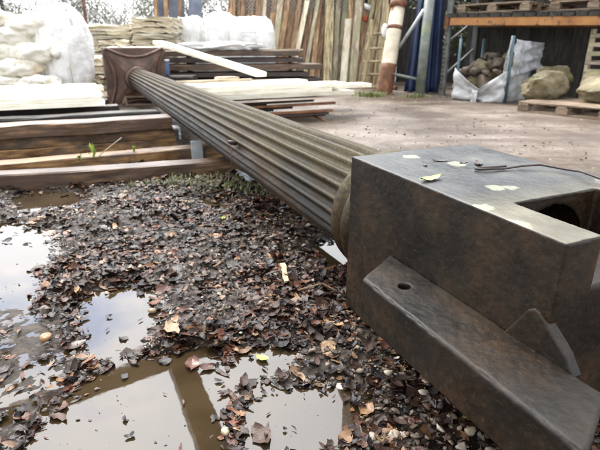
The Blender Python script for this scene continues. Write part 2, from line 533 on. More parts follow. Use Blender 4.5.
def mat_cast_iron(name, lit_top_dirt=False, lichen=False):
    """old wet cast iron: near black scale, rust bloom, khaki algae and painted top light on what faces up"""
    m, nt, b = new_mat(name)
    tc = nt.nodes.new("ShaderNodeTexCoord")
    v = tc.outputs["Object"]
    n1 = N(nt, "ShaderNodeTexNoise", Scale=5.0, Detail=9.0, Roughness=0.68); nt.links.new(v, n1.inputs["Vector"])
    n2 = N(nt, "ShaderNodeTexNoise", Scale=78.0, Detail=9.0, Roughness=0.74); nt.links.new(v, n2.inputs["Vector"])
    n3 = N(nt, "ShaderNodeTexNoise", Scale=2.2, Detail=6.0, Roughness=0.6); nt.links.new(v, n3.inputs["Vector"])
    c = ramp(nt, n1.outputs["Fac"], [(0.32, (0.0035, 0.0027, 0.002)), (0.48, (0.010, 0.0065, 0.0037)), (0.60, (0.026, 0.0145, 0.0065)), (0.78, (0.075, 0.036, 0.013))])
    rust = ramp(nt, n3.outputs["Fac"], [(0.50, 0.0), (0.66, 0.65)])
    c = mixc(nt, rust, c, ramp(nt, n2.outputs["Fac"], [(0.36, (0.010, 0.0048, 0.002)), (0.62, (0.078, 0.036, 0.011))]))
    speck = ramp(nt, n2.outputs["Fac"], [(0.56, 0.0), (0.70, 0.6)])
    c = mixc(nt, speck, c, (0.048, 0.034, 0.018))
    pit = ramp(nt, n2.outputs["Fac"], [(0.34, 0.75), (0.46, 0.0)])
    c = mixc(nt, pit, c, (0.004, 0.0035, 0.003))
    n6 = N(nt, "ShaderNodeTexNoise", Scale=11.0, Detail=7.0, Roughness=0.7); nt.links.new(v, n6.inputs["Vector"])
    alg = ramp(nt, n6.outputs["Fac"], [(0.55, 0.0), (0.68, 0.6)])
    c = mixc(nt, alg, c, (0.020, 0.018, 0.008))
    ro = ramp(nt, n1.outputs["Fac"], [(0.3, 0.30), (0.7, 0.62)])
    if lit_top_dirt:
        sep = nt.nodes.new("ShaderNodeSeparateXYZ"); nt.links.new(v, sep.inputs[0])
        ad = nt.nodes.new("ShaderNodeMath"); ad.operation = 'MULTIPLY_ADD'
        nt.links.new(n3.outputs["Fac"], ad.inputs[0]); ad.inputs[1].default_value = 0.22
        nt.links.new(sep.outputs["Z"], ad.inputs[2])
        f = ramp(nt, ad.outputs[0], [(lit_top_dirt[0], 0.0), (lit_top_dirt[1], 0.88)])  # khaki deposit by height; also paints the lit top against a shaded underside
        lit_dirt = ramp(nt, n2.outputs["Fac"], [(0.32, (0.030, 0.022, 0.010)), (0.52, (0.105, 0.081, 0.038)), (0.70, (0.19, 0.155, 0.082))])
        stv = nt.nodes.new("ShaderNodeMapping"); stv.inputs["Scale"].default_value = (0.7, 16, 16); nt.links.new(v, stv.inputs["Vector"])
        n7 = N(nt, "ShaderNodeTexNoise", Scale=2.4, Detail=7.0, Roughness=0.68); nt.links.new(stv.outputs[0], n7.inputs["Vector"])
        lit_dirt = mixc(nt, ramp(nt, n7.outputs["Fac"], [(0.40, 0.75), (0.60, 0.0)]), lit_dirt, (0.032, 0.024, 0.014))
        c = mixc(nt, f, c, lit_dirt)
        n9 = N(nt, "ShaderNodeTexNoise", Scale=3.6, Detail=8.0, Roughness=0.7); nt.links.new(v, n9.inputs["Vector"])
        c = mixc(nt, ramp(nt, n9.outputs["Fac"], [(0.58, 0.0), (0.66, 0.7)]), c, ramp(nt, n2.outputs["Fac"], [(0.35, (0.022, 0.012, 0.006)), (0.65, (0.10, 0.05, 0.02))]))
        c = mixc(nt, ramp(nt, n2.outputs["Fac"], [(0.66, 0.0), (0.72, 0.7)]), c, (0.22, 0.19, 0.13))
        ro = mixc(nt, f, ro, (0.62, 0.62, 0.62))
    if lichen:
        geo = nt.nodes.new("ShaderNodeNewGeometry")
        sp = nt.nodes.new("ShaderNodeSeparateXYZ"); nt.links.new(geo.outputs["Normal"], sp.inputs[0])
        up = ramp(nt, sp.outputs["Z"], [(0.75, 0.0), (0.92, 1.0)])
        silt = ramp(nt, n1.outputs["Fac"], [(0.34, (0.016, 0.017, 0.018)), (0.52, (0.042, 0.043, 0.042)), (0.66, (0.085, 0.082, 0.070)), (0.8, (0.13, 0.12, 0.095))])  # grey silt tone for the top; bluish sky sheen is painted into it
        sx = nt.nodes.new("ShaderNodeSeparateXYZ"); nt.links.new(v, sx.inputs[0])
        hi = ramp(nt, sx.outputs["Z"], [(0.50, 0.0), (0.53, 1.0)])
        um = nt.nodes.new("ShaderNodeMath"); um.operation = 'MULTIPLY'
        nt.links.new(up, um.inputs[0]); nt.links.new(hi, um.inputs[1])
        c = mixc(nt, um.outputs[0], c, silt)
        # worn pale buff metal along the near arms of the casting
        arm = ramp(nt, sx.outputs["X"], [(0.0, 1.0), (1.0, 0.0)])
        mr = nt.nodes.new("ShaderNodeMapRange"); mr.inputs["From Min"].default_value = -0.50; mr.inputs["From Max"].default_value = -0.36
        mr.inputs["To Min"].default_value = 0.75; mr.inputs["To Max"].default_value = 0.0
        n4 = N(nt, "ShaderNodeTexNoise", Scale=9.0, Detail=5.0); nt.links.new(v, n4.inputs["Vector"])
        wob = nt.nodes.new("ShaderNodeMath"); wob.operation = 'MULTIPLY_ADD'; wob.inputs[1].default_value = 0.16
        nt.links.new(n4.outputs["Fac"], wob.inputs[0]); nt.links.new(sx.outputs["X"], wob.inputs[2])
        nt.links.new(wob.outputs[0], mr.inputs["Value"])
        am = nt.nodes.new("ShaderNodeMath"); am.operation = 'MULTIPLY'
        nt.links.new(um.outputs[0], am.inputs[0]); nt.links.new(mr.outputs[0], am.inputs[1])
        c = mixc(nt, am.outputs[0], c, ramp(nt, n4.outputs["Fac"], [(0.35, (0.09, 0.078, 0.05)), (0.65, (0.20, 0.18, 0.12))]))
        # round pale lichens
        vo = N(nt, "ShaderNodeTexVoronoi", Scale=8.5, Randomness=1.0)
        mp = nt.nodes.new("ShaderNodeMapping"); mp.inputs["Scale"].default_value = (1, 1, 0.01)
        nt.links.new(v, mp.inputs["Vector"]); nt.links.new(mp.outputs[0], vo.inputs["Vector"])
        wb = nt.nodes.new("ShaderNodeMath"); wb.operation = 'MULTIPLY_ADD'; wb.inputs[1].default_value = 0.55
        nt.links.new(n6.outputs["Fac"], wb.inputs[0]); nt.links.new(vo.outputs["Distance"], wb.inputs[2])
        sc_ = nt.nodes.new("ShaderNodeSeparateColor"); nt.links.new(vo.outputs["Color"], sc_.inputs[0])
        pick = ramp(nt, sc_.outputs["Red"], [(0.50, 1.0), (0.54, 0.0)])
        dot = ramp(nt, wb.outputs[0], [(0.49, 0.85), (0.545, 0.0)])
        lm = nt.nodes.new("ShaderNodeMath"); lm.operation = 'MULTIPLY'
        nt.links.new(pick, lm.inputs[0]); nt.links.new(dot, lm.inputs[1])
        lm2 = nt.nodes.new("ShaderNodeMath"); lm2.operation = 'MULTIPLY'
        nt.links.new(lm.outputs[0], lm2.inputs[0]); nt.links.new(um.outputs[0], lm2.inputs[1])
        c = mixc(nt, lm2.outputs[0], c, (0.26, 0.27, 0.19))
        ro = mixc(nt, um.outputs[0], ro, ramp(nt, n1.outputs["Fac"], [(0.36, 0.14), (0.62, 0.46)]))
    nt.links.new(c, b.inputs["Base Color"])
    nt.links.new(ro, b.inputs["Roughness"])
    b.inputs["Specular IOR Level"].default_value = 0.30 if lichen else 0.18
    add = nt.nodes.new("ShaderNodeMath"); add.operation = 'MULTIPLY_ADD'; add.inputs[1].default_value = 0.35
    nt.links.new(n2.outputs["Fac"], add.inputs[0]); nt.links.new(n1.outputs["Fac"], add.inputs[2])
    bump(nt, b, add.outputs[0], 0.8, 0.005)
    return m


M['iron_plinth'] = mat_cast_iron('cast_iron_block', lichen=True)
M['iron_shaft'] = mat_cast_iron('cast_iron_shaft', lit_top_dirt=(0.38, 0.62))
M['iron_capital'] = mat_noise('rusty_capital_iron', [(0.3, (0.035, 0.020, 0.014)), (0.52, (0.085, 0.044, 0.028)), (0.75, (0.17, 0.095, 0.06))], 6,
                              rough=0.4, rough2=0.65, bstr=0.5, bdist=0.01)


def mat_ground():
    m, nt, b = new_mat('yard_ground')
    tc = nt.nodes.new("ShaderNodeTexCoord")
    v = tc.outputs["Object"]
    at_ = nt.nodes.new("ShaderNodeAttribute"); at_.attribute_name = "litter"
    n1 = N(nt, "ShaderNodeTexNoise", Scale=1.1, Detail=8.0, Roughness=0.62); nt.links.new(v, n1.inputs["Vector"])
    n2 = N(nt, "ShaderNodeTexNoise", Scale=22.0, Detail=9.0, Roughness=0.7); nt.links.new(v, n2.inputs["Vector"])
    n3 = N(nt, "ShaderNodeTexNoise", Scale=0.45, Detail=6.0, Roughness=0.6); nt.links.new(v, n3.inputs["Vector"])
    mud = ramp(nt, n2.outputs["Fac"], [(0.3, (0.012, 0.009, 0.007)), (0.5, (0.036, 0.027, 0.020)), (0.66, (0.085, 0.065, 0.048)), (0.8, (0.17, 0.135, 0.10))])
    yard = ramp(nt, n1.outputs["Fac"], [(0.36, (0.058, 0.040, 0.027)), (0.5, (0.112, 0.082, 0.060)), (0.64, (0.19, 0.155, 0.125))])
    grit = ramp(nt, n2.outputs["Fac"], [(0.32, 0.6), (0.5, 1.0), (0.68, 1.4)])
    yard = mixc(nt, 1.0, yard, grit, 'MULTIPLY')
    tm = nt.nodes.new("ShaderNodeMapping"); tm.inputs["Rotation"].default_value = (0, 0, math.radians(-30)); tm.inputs["Scale"].default_value = (0.35, 2.6, 1)
    nt.links.new(v, tm.inputs["Vector"])
    n8 = N(nt, "ShaderNodeTexNoise", Scale=1.3, Detail=7.0, Roughness=0.65); nt.links.new(tm.outputs[0], n8.inputs["Vector"])
    yard = mixc(nt, ramp(nt, n8.outputs["Fac"], [(0.48, 0.0), (0.60, 0.8)]), yard, (0.062, 0.040, 0.027))
    c = mixc(nt, at_.outputs["Fac"], yard, mud)
    nt.links.new(c, b.inputs["Base Color"])
    wet = ramp(nt, n3.outputs["Fac"], [(0.42, 0.22), (0.60, 0.60)])
    ro = mixc(nt, at_.outputs["Fac"], wet, ramp(nt, n2.outputs["Fac"], [(0.35, 0.18), (0.65, 0.5)]))
    nt.links.new(ro, b.inputs["Roughness"])
    nt.links.new(ramp(nt, at_.outputs["Fac"], [(0.0, 0.42), (1.0, 0.16)]), b.inputs["Specular IOR Level"])
    n5 = N(nt, "ShaderNodeTexNoise", Scale=75.0, Detail=5.0, Roughness=0.6); nt.links.new(v, n5.inputs["Vector"])
    add = nt.nodes.new("ShaderNodeMath"); add.operation = 'MULTIPLY_ADD'; add.inputs[1].default_value = 0.5
    nt.links.new(n5.outputs["Fac"], add.inputs[0]); nt.links.new(n2.outputs["Fac"], add.inputs[2])
    ad2 = nt.nodes.new("ShaderNodeMath"); ad2.operation = 'MULTIPLY_ADD'; ad2.inputs[1].default_value = -2.0
    nt.links.new(n8.outputs["Fac"], ad2.inputs[0]); nt.links.new(add.outputs[0], ad2.inputs[2])
    bump(nt, b, ad2.outputs[0], 0.7, 0.014)
    return m


M['ground'] = mat_ground()


def mat_water():
    m, nt, b = new_mat('muddy_water')
    tc = nt.nodes.new("ShaderNodeTexCoord")
    n1 = N(nt, "ShaderNodeTexNoise", Scale=3.5, Detail=6.0); nt.links.new(tc.outputs["Object"], n1.inputs["Vector"])
    nt.links.new(ramp(nt, n1.outputs["Fac"], [(0.35, (0.024, 0.0155, 0.0075)), (0.65, (0.046, 0.031, 0.016))]), b.inputs["Base Color"])
    n3 = N(nt, "ShaderNodeTexNoise", Scale=6.0, Detail=8.0, Roughness=0.7); nt.links.new(tc.outputs["Object"], n3.inputs["Vector"])
    nt.links.new(ramp(nt, n3.outputs["Fac"], [(0.50, 0.015), (0.72, 0.07)]), b.inputs["Roughness"])
    b.inputs["IOR"].default_value = 1.57
    n2 = N(nt, "ShaderNodeTexNoise", Scale=9.0, Detail=3.0); nt.links.new(tc.outputs["Object"], n2.inputs["Vector"])
    bump(nt, b, n2.outputs["Fac"], 0.018, 0.01)
    return m


M['water'] = mat_water()


def mat_attr(name, rough=(0.2, 0.55), bstr=0.5, coat=0.0, spec=0.5):
    """colour comes from each piece's own colour attribute"""
    m, nt, b = new_mat(name)
    a = nt.nodes.new("ShaderNodeAttribute"); a.attribute_name = "tint"
    tc = nt.nodes.new("ShaderNodeTexCoord")
    n1 = N(nt, "ShaderNodeTexNoise", Scale=90.0, Detail=5.0, Roughness=0.65); nt.links.new(tc.outputs["Object"], n1.inputs["Vector"])
    c = mixc(nt, 1.0, a.outputs["Color"], ramp(nt, n1.outputs["Fac"], [(0.3, 0.6), (0.7, 1.35)]), 'MULTIPLY')
    nt.links.new(c, b.inputs["Base Color"])
    nt.links.new(ramp(nt, n1.outputs["Fac"], [(0.3, rough[0]), (0.7, rough[1])]), b.inputs["Roughness"])
    b.inputs["Specular IOR Level"].default_value = spec
    if coat: b.inputs["Coat Weight"].default_value = coat; b.inputs["Coat Roughness"].default_value = 0.1
    bump(nt, b, n1.outputs["Fac"], bstr, 0.003)
    return m


M['litter'] = mat_attr('wet_leaf_litter', (0.16, 0.5), 0.6, spec=0.22)
M['gravel'] = mat_attr('wet_gravel', (0.22, 0.6), 0.4, spec=0.22)
M['grass'] = mat_attr('grass_blades', (0.4, 0.6), 0.1)
M['foliage'] = mat_attr('hedge_leaves', (0.35, 0.6), 0.1)


def mat_leaf(name, c1, c2, rough=0.25):
    m, nt, b = new_mat(name)
    v = coords(nt, (1, 1, 1))
    n1 = N(nt, "ShaderNodeTexNoise", Scale=40.0, Detail=6.0, Roughness=0.65); nt.links.new(v, n1.inputs["Vector"])
    c = ramp(nt, n1.outputs["Fac"], [(0.3, c1), (0.7, c2)])
    oi = nt.nodes.new("ShaderNodeObjectInfo")
    c = mixc(nt, 1.0, c, ramp(nt, oi.outputs["Random"], [(0, 0.6), (1, 1.4)]), 'MULTIPLY')
    nt.links.new(c, b.inputs["Base Color"])
    b.inputs["Roughness"].default_value = rough
    b.inputs["Specular IOR Level"].default_value = 0.25
    bump(nt, b, n1.outputs["Fac"], 0.5, 0.003)
    return m


M['leaf_dark'] = mat_leaf('dark_dead_leaf', (0.018, 0.011, 0.009), (0.07, 0.04, 0.028))
M['leaf_red'] = mat_leaf('red_brown_leaf', (0.04, 0.013, 0.008), (0.12, 0.045, 0.022))
M['leaf_tan'] = mat_leaf('tan_dead_leaf', (0.16, 0.085, 0.04), (0.34, 0.20, 0.11), 0.35)
M['leaf_yellow'] = mat_leaf('yellow_green_leaf', (0.25, 0.30, 0.04), (0.45, 0.48, 0.10), 0.3)
M['leaf_green'] = mat_leaf('green_leaf', (0.08, 0.16, 0.02), (0.20, 0.30, 0.05), 0.3)
M['leaf_cream'] = mat_leaf('cream_leaf', (0.40, 0.38, 0.16), (0.60, 0.58, 0.30), 0.4)

# ------------------------------------------------------------------ ground and puddles
PUD = [
    [(-40, 226), (20, 224), (46, 230), (58, 246), (46, 268), (40, 292), (30, 318), (-40, 330)],
    [(80, 302), (100, 292), (130, 287), (163, 294), (160, 322), (158, 346), (122, 353), (96, 359), (80, 350)],
    [(28, 432), (52, 408), (78, 382), (112, 364), (160, 350), (206, 348), (232, 392), (246, 462), (60, 520), (10, 470)],
    [(208, 382), (232, 364), (262, 350), (292, 352), (290, 366), (264, 374), (240, 382), (226, 394)],
    [(246, 402), (268, 390), (300, 384), (330, 384), (354, 398), (352, 422), (338, 452), (230, 490), (232, 430)],
    [(314, 248), (330, 240), (348, 243), (350, 262), (334, 270), (320, 262)],
    [(4, 200), (30, 193), (78, 192), (92, 200), (70, 210), (26, 214)],
    [(196, 198), (232, 206), (226, 212), (198, 206)],
]
SILT = [gz(x, y) for x, y in [(-60, 292), (20, 300), (56, 318), (74, 348), (84, 372), (60, 402), (28, 428), (0, 440), (-60, 440)]]
PUDW = [[gz(x, y) for x, y in poly] for poly in PUD]


def poly_sd(px, py, poly):
    """signed distance, positive inside"""
    n = len(poly)
    inside = np.zeros(px.shape, bool)
    dmin = np.full(px.shape, 1e9)
    for i in range(n):
        x1, y1 = poly[i].x, poly[i].y
        x2, y2 = poly[(i + 1) % n].x, poly[(i + 1) % n].y
        c = ((y1 > py) != (y2 > py)) & (px < (x2 - x1) * (py - y1) / (y2 - y1 + 1e-12) + x1)
        inside ^= c
        dx, dy = x2 - x1, y2 - y1
        t = np.clip(((px - x1) * dx + (py - y1) * dy) / (dx * dx + dy * dy), 0, 1)
        dmin = np.minimum(dmin, np.hypot(px - x1 - t * dx, py - y1 - t * dy))
    return np.where(inside, dmin, -dmin)


def puddle_sd(x, y):
    x = np.asarray(x, float); y = np.asarray(y, float)
    best = np.full(x.shape, -9.0)
    near = (x > -3.2) & (x < 1.6) & (y > 0.4) & (y < 4.4)
    if near.any():
        b = np.full(int(near.sum()), -9.0)
        for p in PUDW: b = np.maximum(b, poly_sd(x[near], y[near], p))
        best[near] = b
    return best


def litter_zone(x, y):
    lat = x * L.x + y * L.y
    s = x * D.x + y * D.y
    w = (fbm(x * 1.5, y * 1.5, 5) - 0.5) * 0.9
    return np.clip(1 - sstep(1.35, 2.1, lat + w), 0, 1) * (1 - sstep(6.5, 9.0, s))


def ground_h(x, y):
    x = np.asarray(x, float); y = np.asarray(y, float)
    lz = litter_zone(x, y)
    big = (fbm(x * 1.1, y * 1.1, 1, 3) - 0.5) * 0.05
    med = (fbm(x * 6, y * 6, 2, 3) - 0.5) * 0.045
    fine = (fbm(x * 30, y * 30, 3, 2) - 0.5) * 0.020
    near = np.exp(-np.maximum(np.hypot(x, y) - 5, 0) / 3)
    dry = 0.022 + (big + med) * (0.35 + 0.65 * lz) * (0.4 + 0.6 * near) + fine * lz * near
    dry = np.maximum(dry, 0.003 + 0.004 * vnoise(x * 14, y * 14, 9))
    sd = puddle_sd(x, y) + (fbm(x * 7, y * 7, 11, 3) - 0.5) * 0.10
    t = sstep(-0.10, 0.07, sd)
    wetb = -0.03 + (fbm(x * 9, y * 9, 21, 3) - 0.5) * 0.05
    h = dry * (1 - t) + wetb * t
    near = (x > -2.2) & (x < 0) & (y > 0.7) & (y < 2.4)
    if near.any():
        si = np.zeros(x.shape)
        si[near] = sstep(-0.05, 0.06, poly_sd(x[near], y[near], SILT) + (fbm(x[near] * 6, y[near] * 6, 51, 2) - 0.5) * 0.1)
        flat = 0.0005 + (fbm(x * 46, y * 46, 61, 3) - 0.5) * 0.015 + (fbm(x * 5, y * 5, 62, 2) - 0.5) * 0.010
        h = h * (1 - si) + flat * si
    return h


def axis_pts(lo, hi, step, far_lo, far_hi, grow=1.16):
    pts = list(np.arange(lo, hi + step * 0.5, step))
    s = step; p = pts[-1]
    while p < far_hi:
        s *= grow; p += s; pts.append(p)
    s = step; p = pts[0]; pre = []
    while p > far_lo:
        s *= grow; p -= s; pre.append(p)
    return np.array(pre[::-1] + pts)


gx = axis_pts(-2.2, 1.3, 0.011, -500, 500, 1.13)
gy = axis_pts(0.62, 3.9, 0.011, -300, 900, 1.10)
GX, GY = np.meshgrid(gx, gy)
GH = ground_h(GX, GY)
nx, ny = len(gx), len(gy)
idx = np.arange(nx * ny).reshape(ny, nx)
gf = np.stack([idx[:-1, :-1], idx[:-1, 1:], idx[1:, 1:], idx[1:, :-1]], -1).reshape(-1, 4)
gme = npmesh("ground", np.stack([GX, GY, GH], -1).reshape(-1, 3), gf, M['ground'], True)
la = gme.attributes.new("litter", 'FLOAT', 'POINT')
la.data.foreach_set("value", litter_zone(GX, GY).ravel().astype(np.float32))
ground = tag(link("ground", gme), kind="structure")

wv = [(-3.3, 0.45, 0), (1.55, 0.45, 0), (1.55, 4.3, 0), (-3.3, 4.3, 0)]
puddle = tag(link("puddle_water", pymesh("puddle_water", wv, [(0, 1, 2, 3)], M['water'])), kind="structure")

# ------------------------------------------------------------------ the cast iron column
C0 = Vector((0.38459, 1.63654, 0.30465))       # centre of the casting's far face
C1 = Vector((-2.48412, 7.82460, 0.40661))      # centre of the shaft where it meets the capital
AX = (C1 - C0).normalized()
CL = (C1 - C0).length
YL = Z.cross(AX).normalized()                   # to the left of the axis
ZU = AX.cross(YL)
OFF = 0.30
column = empty("cast_iron_column")
mw = Matrix((AX, YL, ZU)).transposed().to_4x4()
mw.translation = C0 - ZU * OFF
column.matrix_world = mw
tag(column, "long fluted cast iron column lying down, hollow block foot nearest, square capital far", "column")


def czp(x, y, z):
    return (x, y, z + OFF)


def part_prism(name, poly, z0, z1, mat, bevel=0.006, parent=column, smooth=False):
    bm = bmesh.new()
    lo = [bm.verts.new(czp(x, y, z0)) for x, y in poly]
    hi = [bm.verts.new(czp(x, y, z1)) for x, y in poly]
    bm.faces.new(lo[::-1]); bm.faces.new(hi)
    n = len(poly)
    for i in range(n): bm.faces.new((lo[i], lo[(i+1) % n], hi[(i+1) % n], hi[i]))
    if bevel:
        bmesh.ops.bevel(bm, geom=list(bm.edges), offset=bevel, segments=2, affect='EDGES', profile=0.6)
    return from_bm(name, bm, mat, parent, smooth)


HW, ZT, ZB, LP = 0.245, 0.2646, -0.271, 0.773
OPX, OPY = -0.553, 0.143
# hollow box: U in plan, roughened a little along its edges
u_poly = [(0, -HW), (0, HW), (-LP, HW), (-LP, OPY), (OPX, OPY), (OPX, -OPY), (-LP, -OPY), (-LP, -HW)]
bm = bmesh.new()
lo = [bm.verts.new(czp(x, y, ZB)) for x, y in u_poly]
hi = [bm.verts.new(czp(x, y, ZT)) for x, y in u_poly]
bm.faces.new(hi)
bm.faces.new(lo[::-1])
nU = len(u_poly)
skip = 4      # the inner wall facing the near end is cut by the arch, built below
for i in range(nU):
    if i == skip: continue
    bm.faces.new((lo[i], lo[(i+1) % nU], hi[(i+1) % nU], hi[i]))
# inner wall with an arched mouth running back into the casting
arch = []
AW, A0, A1 = 0.125, -0.20, 0.122
for k in range(13):
    a = math.pi * k / 12
    arch.append((AW * math.cos(a), A1 + AW * 0.95 * math.sin(a)))
ring = [(AW, A0)] + arch + [(-AW, A0)]
fr = [bm.verts.new(czp(OPX, y, z)) for y, z in ring]
bk = [bm.verts.new(czp(OPX + 0.42, y, z)) for y, z in ring]
nr = len(ring)
for i in range(nr):
    bm.faces.new((fr[i], bk[i], bk[(i+1) % nr], fr[(i+1) % nr]))
bm.faces.new(bk)
la_, lb_, hb_, ha_ = lo[4], lo[5], hi[5], hi[4]      # y=+OPY and y=-OPY
half = nr // 2
bm.faces.new([ha_, la_] + fr[0:half + 1])
bm.faces.new([lb_, hb_] + fr[half:][::1][::-1][::-1] if False else [hb_] + fr[half:] + [lb_])
bm.faces.new([la_, lb_, fr[-1], fr[0]])
bm.faces.new([ha_, fr[half], hb_])
sharp = [e for e in bm.edges if len(e.link_faces) == 2 and e.calc_face_angle(0) > 0.8 and not any(v in fr or v in bk for v in e.verts)]
bmesh.ops.triangulate(bm, faces=[f for f in bm.faces if len(f.verts) > 4])
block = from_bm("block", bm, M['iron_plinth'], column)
recast(block, 0.0036, 0.0006, 0.0032)
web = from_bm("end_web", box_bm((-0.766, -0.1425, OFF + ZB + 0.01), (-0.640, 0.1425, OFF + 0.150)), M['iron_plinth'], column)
recast(web, 0.006, 0.0008, 0.003)

# ledge with its drilled hole on the near side, and its twin on the far side


def ledge(sgn):
    zt, zb = 0.027, -0.100
    poly = [(-0.240, 0.243), (-0.341, 0.403), (-0.985, 0.403), (-0.905, 0.243)]
    hx, hy, hr = -0.425, 0.328, 0.017
    NU, NV = 40, 10
    P = [Vector((x, y * sgn, 0)) for x, y in poly]          # inner far, outer far, outer near, inner near

    def pt(u, v):
        return P[0].lerp(P[3], u).lerp(P[1].lerp(P[2], u), v)
    bm = bmesh.new()
    lay = []
    e_ = 0.006
    for z, ins in ((zt, e_), (zt - 0.35 * e_, 0.3 * e_), (zt - e_, 0.0), ((zt + zb) / 2, 0.0), (zb + e_, 0.0), (zb, e_)):
        lay.append((z, ins))
    us = [i / NU for i in range(NU + 1)]; vsr = [j / NV for j in range(NV + 1)]

    def wob(p, z):
        q = Vector((p.x, p.y, z))
        return q + mnoise.noise_vector(q * 17) * 0.0016 + mnoise.noise_vector(q * 55) * 0.0008
    tops = {}
    for which, z in ((1, zt), (0, zb)):
        g = [[None] * (NV + 1) for _ in us]
        for i, u in enumerate(us):
            for j, v in enumerate(vsr):
                uu = min(max(u, 0.009), 0.991); vv = min(max(v, 0.04), 0.96)
                p = pt(uu, vv)
                g[i][j] = bm.verts.new(czp(*wob(p, z)))
        tops[which] = g
        # cells round the drilled hole are opened up and stitched to a circle
        ci = min(range(NU), key=lambda i: min((pt((i + .5) / NU, (j + .5) / NV) - Vector((hx, hy * sgn, 0))).length for j in range(NV)))
        cj = min(range(NV), key=lambda j: (pt((ci + .5) / NU, (j + .5) / NV) - Vector((hx, hy * sgn, 0))).length)
        i0, i1, j0, j1 = ci - 1, ci + 2, cj - 1, cj + 2
        for i in range(NU):
            for j in range(NV):
                if i0 <= i < i1 and j0 <= j < j1: continue
                bm.faces.new((g[i][j], g[i+1][j], g[i+1][j+1], g[i][j+1]))
        loop = [g[i][j0] for i in range(i0, i1)] + [g[i1][j] for j in range(j0, j1)] + [g[i][j1] for i in range(i1, i0, -1)] + [g[i0][j] for j in range(j1, j0, -1)]
        cen = Vector(czp(hx, hy * sgn, z))
        ring = []
        for vtx in loop:
            d_ = (vtx.co - cen); d_.z = 0; d_.normalize()
            ring.append(bm.verts.new(cen + d_ * hr))
        n = len(loop)
        for k in range(n): bm.faces.new((loop[k], loop[(k+1) % n], ring[(k+1) % n], ring[k]))
        if which == 1: ring_t = ring
        else: ring_b = ring
    for k in range(len(ring_t)): bm.faces.new((ring_t[k], ring_t[(k+1) % n], ring_b[(k+1) % n], ring_b[k]))
    # side walls between the two grids, with a softened arris
    gt, gb = tops[1], tops[0]
    rim = [(i, 0) for i in range(NU)] + [(NU, j) for j in range(NV)] + [(i, NV) for i in range(NU, 0, -1)] + [(0, j) for j in range(NV, 0, -1)]
    mids = []
    for z in (zt - 0.006, (zt * 2 + zb) / 3, (zt + zb * 2) / 3, zb + 0.006):
        mids.append([bm.verts.new(czp(*wob(pt(us[i], vsr[j]), z))) for i, j in rim])
    rows = [[gt[i][j] for i, j in rim]] + mids + [[gb[i][j] for i, j in rim]]
    m_ = len(rim)
    for r in range(len(rows) - 1):
        for k in range(m_):
            bm.faces.new((rows[r][k], rows[r][(k+1) % m_], rows[r+1][(k+1) % m_], rows[r+1][k]))
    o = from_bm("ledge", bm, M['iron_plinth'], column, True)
    recast(o, 0.0034, 0.0006, 0.003)
    # gusset bracing ledge to wall
    bm = bmesh.new()
    prof = [(-0.675, 0.020), (-0.695, 0.050), (-0.725, 0.104), (-0.738, 0.113), (-0.752, 0.111), (-0.768, 0.098), (-0.822, 0.055), (-0.848, 0.020)]
    f0 = [bm.verts.new(czp(x, 0.228 * sgn, z)) for x, z in prof]
    f1 = [bm.verts.new(czp(x, 0.254 * sgn, z)) for x, z in prof]
    bm.faces.new(f0); bm.faces.new(f1[::-1])
    for k in range(len(prof)): bm.faces.new((f0[k], f0[(k+1) % len(prof)], f1[(k+1) % len(prof)], f1[k]))
    bmesh.ops.recalc_face_normals(bm, faces=bm.faces)
    recast(from_bm("gusset", bm, M['iron_plinth'], o), 0.0028, 0.0005, 0.0008)


ledge(1)
ledge(-1)


def lathe(name, prof, mat, nseg=64, flute=None, parent=column):
    """prof: list of (x along axis, radius, flute depth)"""
    vs, fs = [], []
    per = nseg
    for (x, r, fd) in prof:
        for k in range(per):
            a = 2 * math.pi * k / per
            rr = r
            if flute and fd > 0:
                ph = (k / per * flute) % 1.0
                fil = 0.20
                if ph > fil:
                    q = (ph - fil) / (1 - fil)
                    rr = r - fd * math.sin(math.pi * q) ** 0.62
            if flute: rr += mnoise.noise(Vector((x * 2.2, math.cos(a) * 1.5, math.sin(a) * 1.5))) * 0.003 + mnoise.noise(Vector((x * 14, math.cos(a) * 7, math.sin(a) * 7))) * 0.0012
            vs.append(czp(x, rr * math.cos(a), rr * math.sin(a)))
    n = len(prof)
    for i in range(n - 1):
        for k in range(per):
            fs.append((i*per+k, (i+1)*per+k, (i+1)*per+(k+1) % per, i*per+(k+1) % per))
    fs.append(tuple(range(per))); fs.append(tuple((n-1)*per+k for k in range(per))[::-1])
    me = pymesh(name, vs, fs, mat, True)
    bm = bmesh.new(); bm.from_mesh(me); bmesh.ops.recalc_face_normals(bm, faces=bm.faces); bm.to_mesh(me); bm.free()
    return link(name, me, parent)


def rshaft(x):
    u = x / CL
    return 0.206 - 0.052 * u ** 1.15


XS0, XS1 = 0.200, CL - 0.10
prof = []
NL = 150
for i in range(NL + 1):
    u = i / NL
    x = XS0 + (XS1 - XS0) * u
    f = 0.0225 * rshaft(x) / 0.2
    prof.append((x, rshaft(x), f))
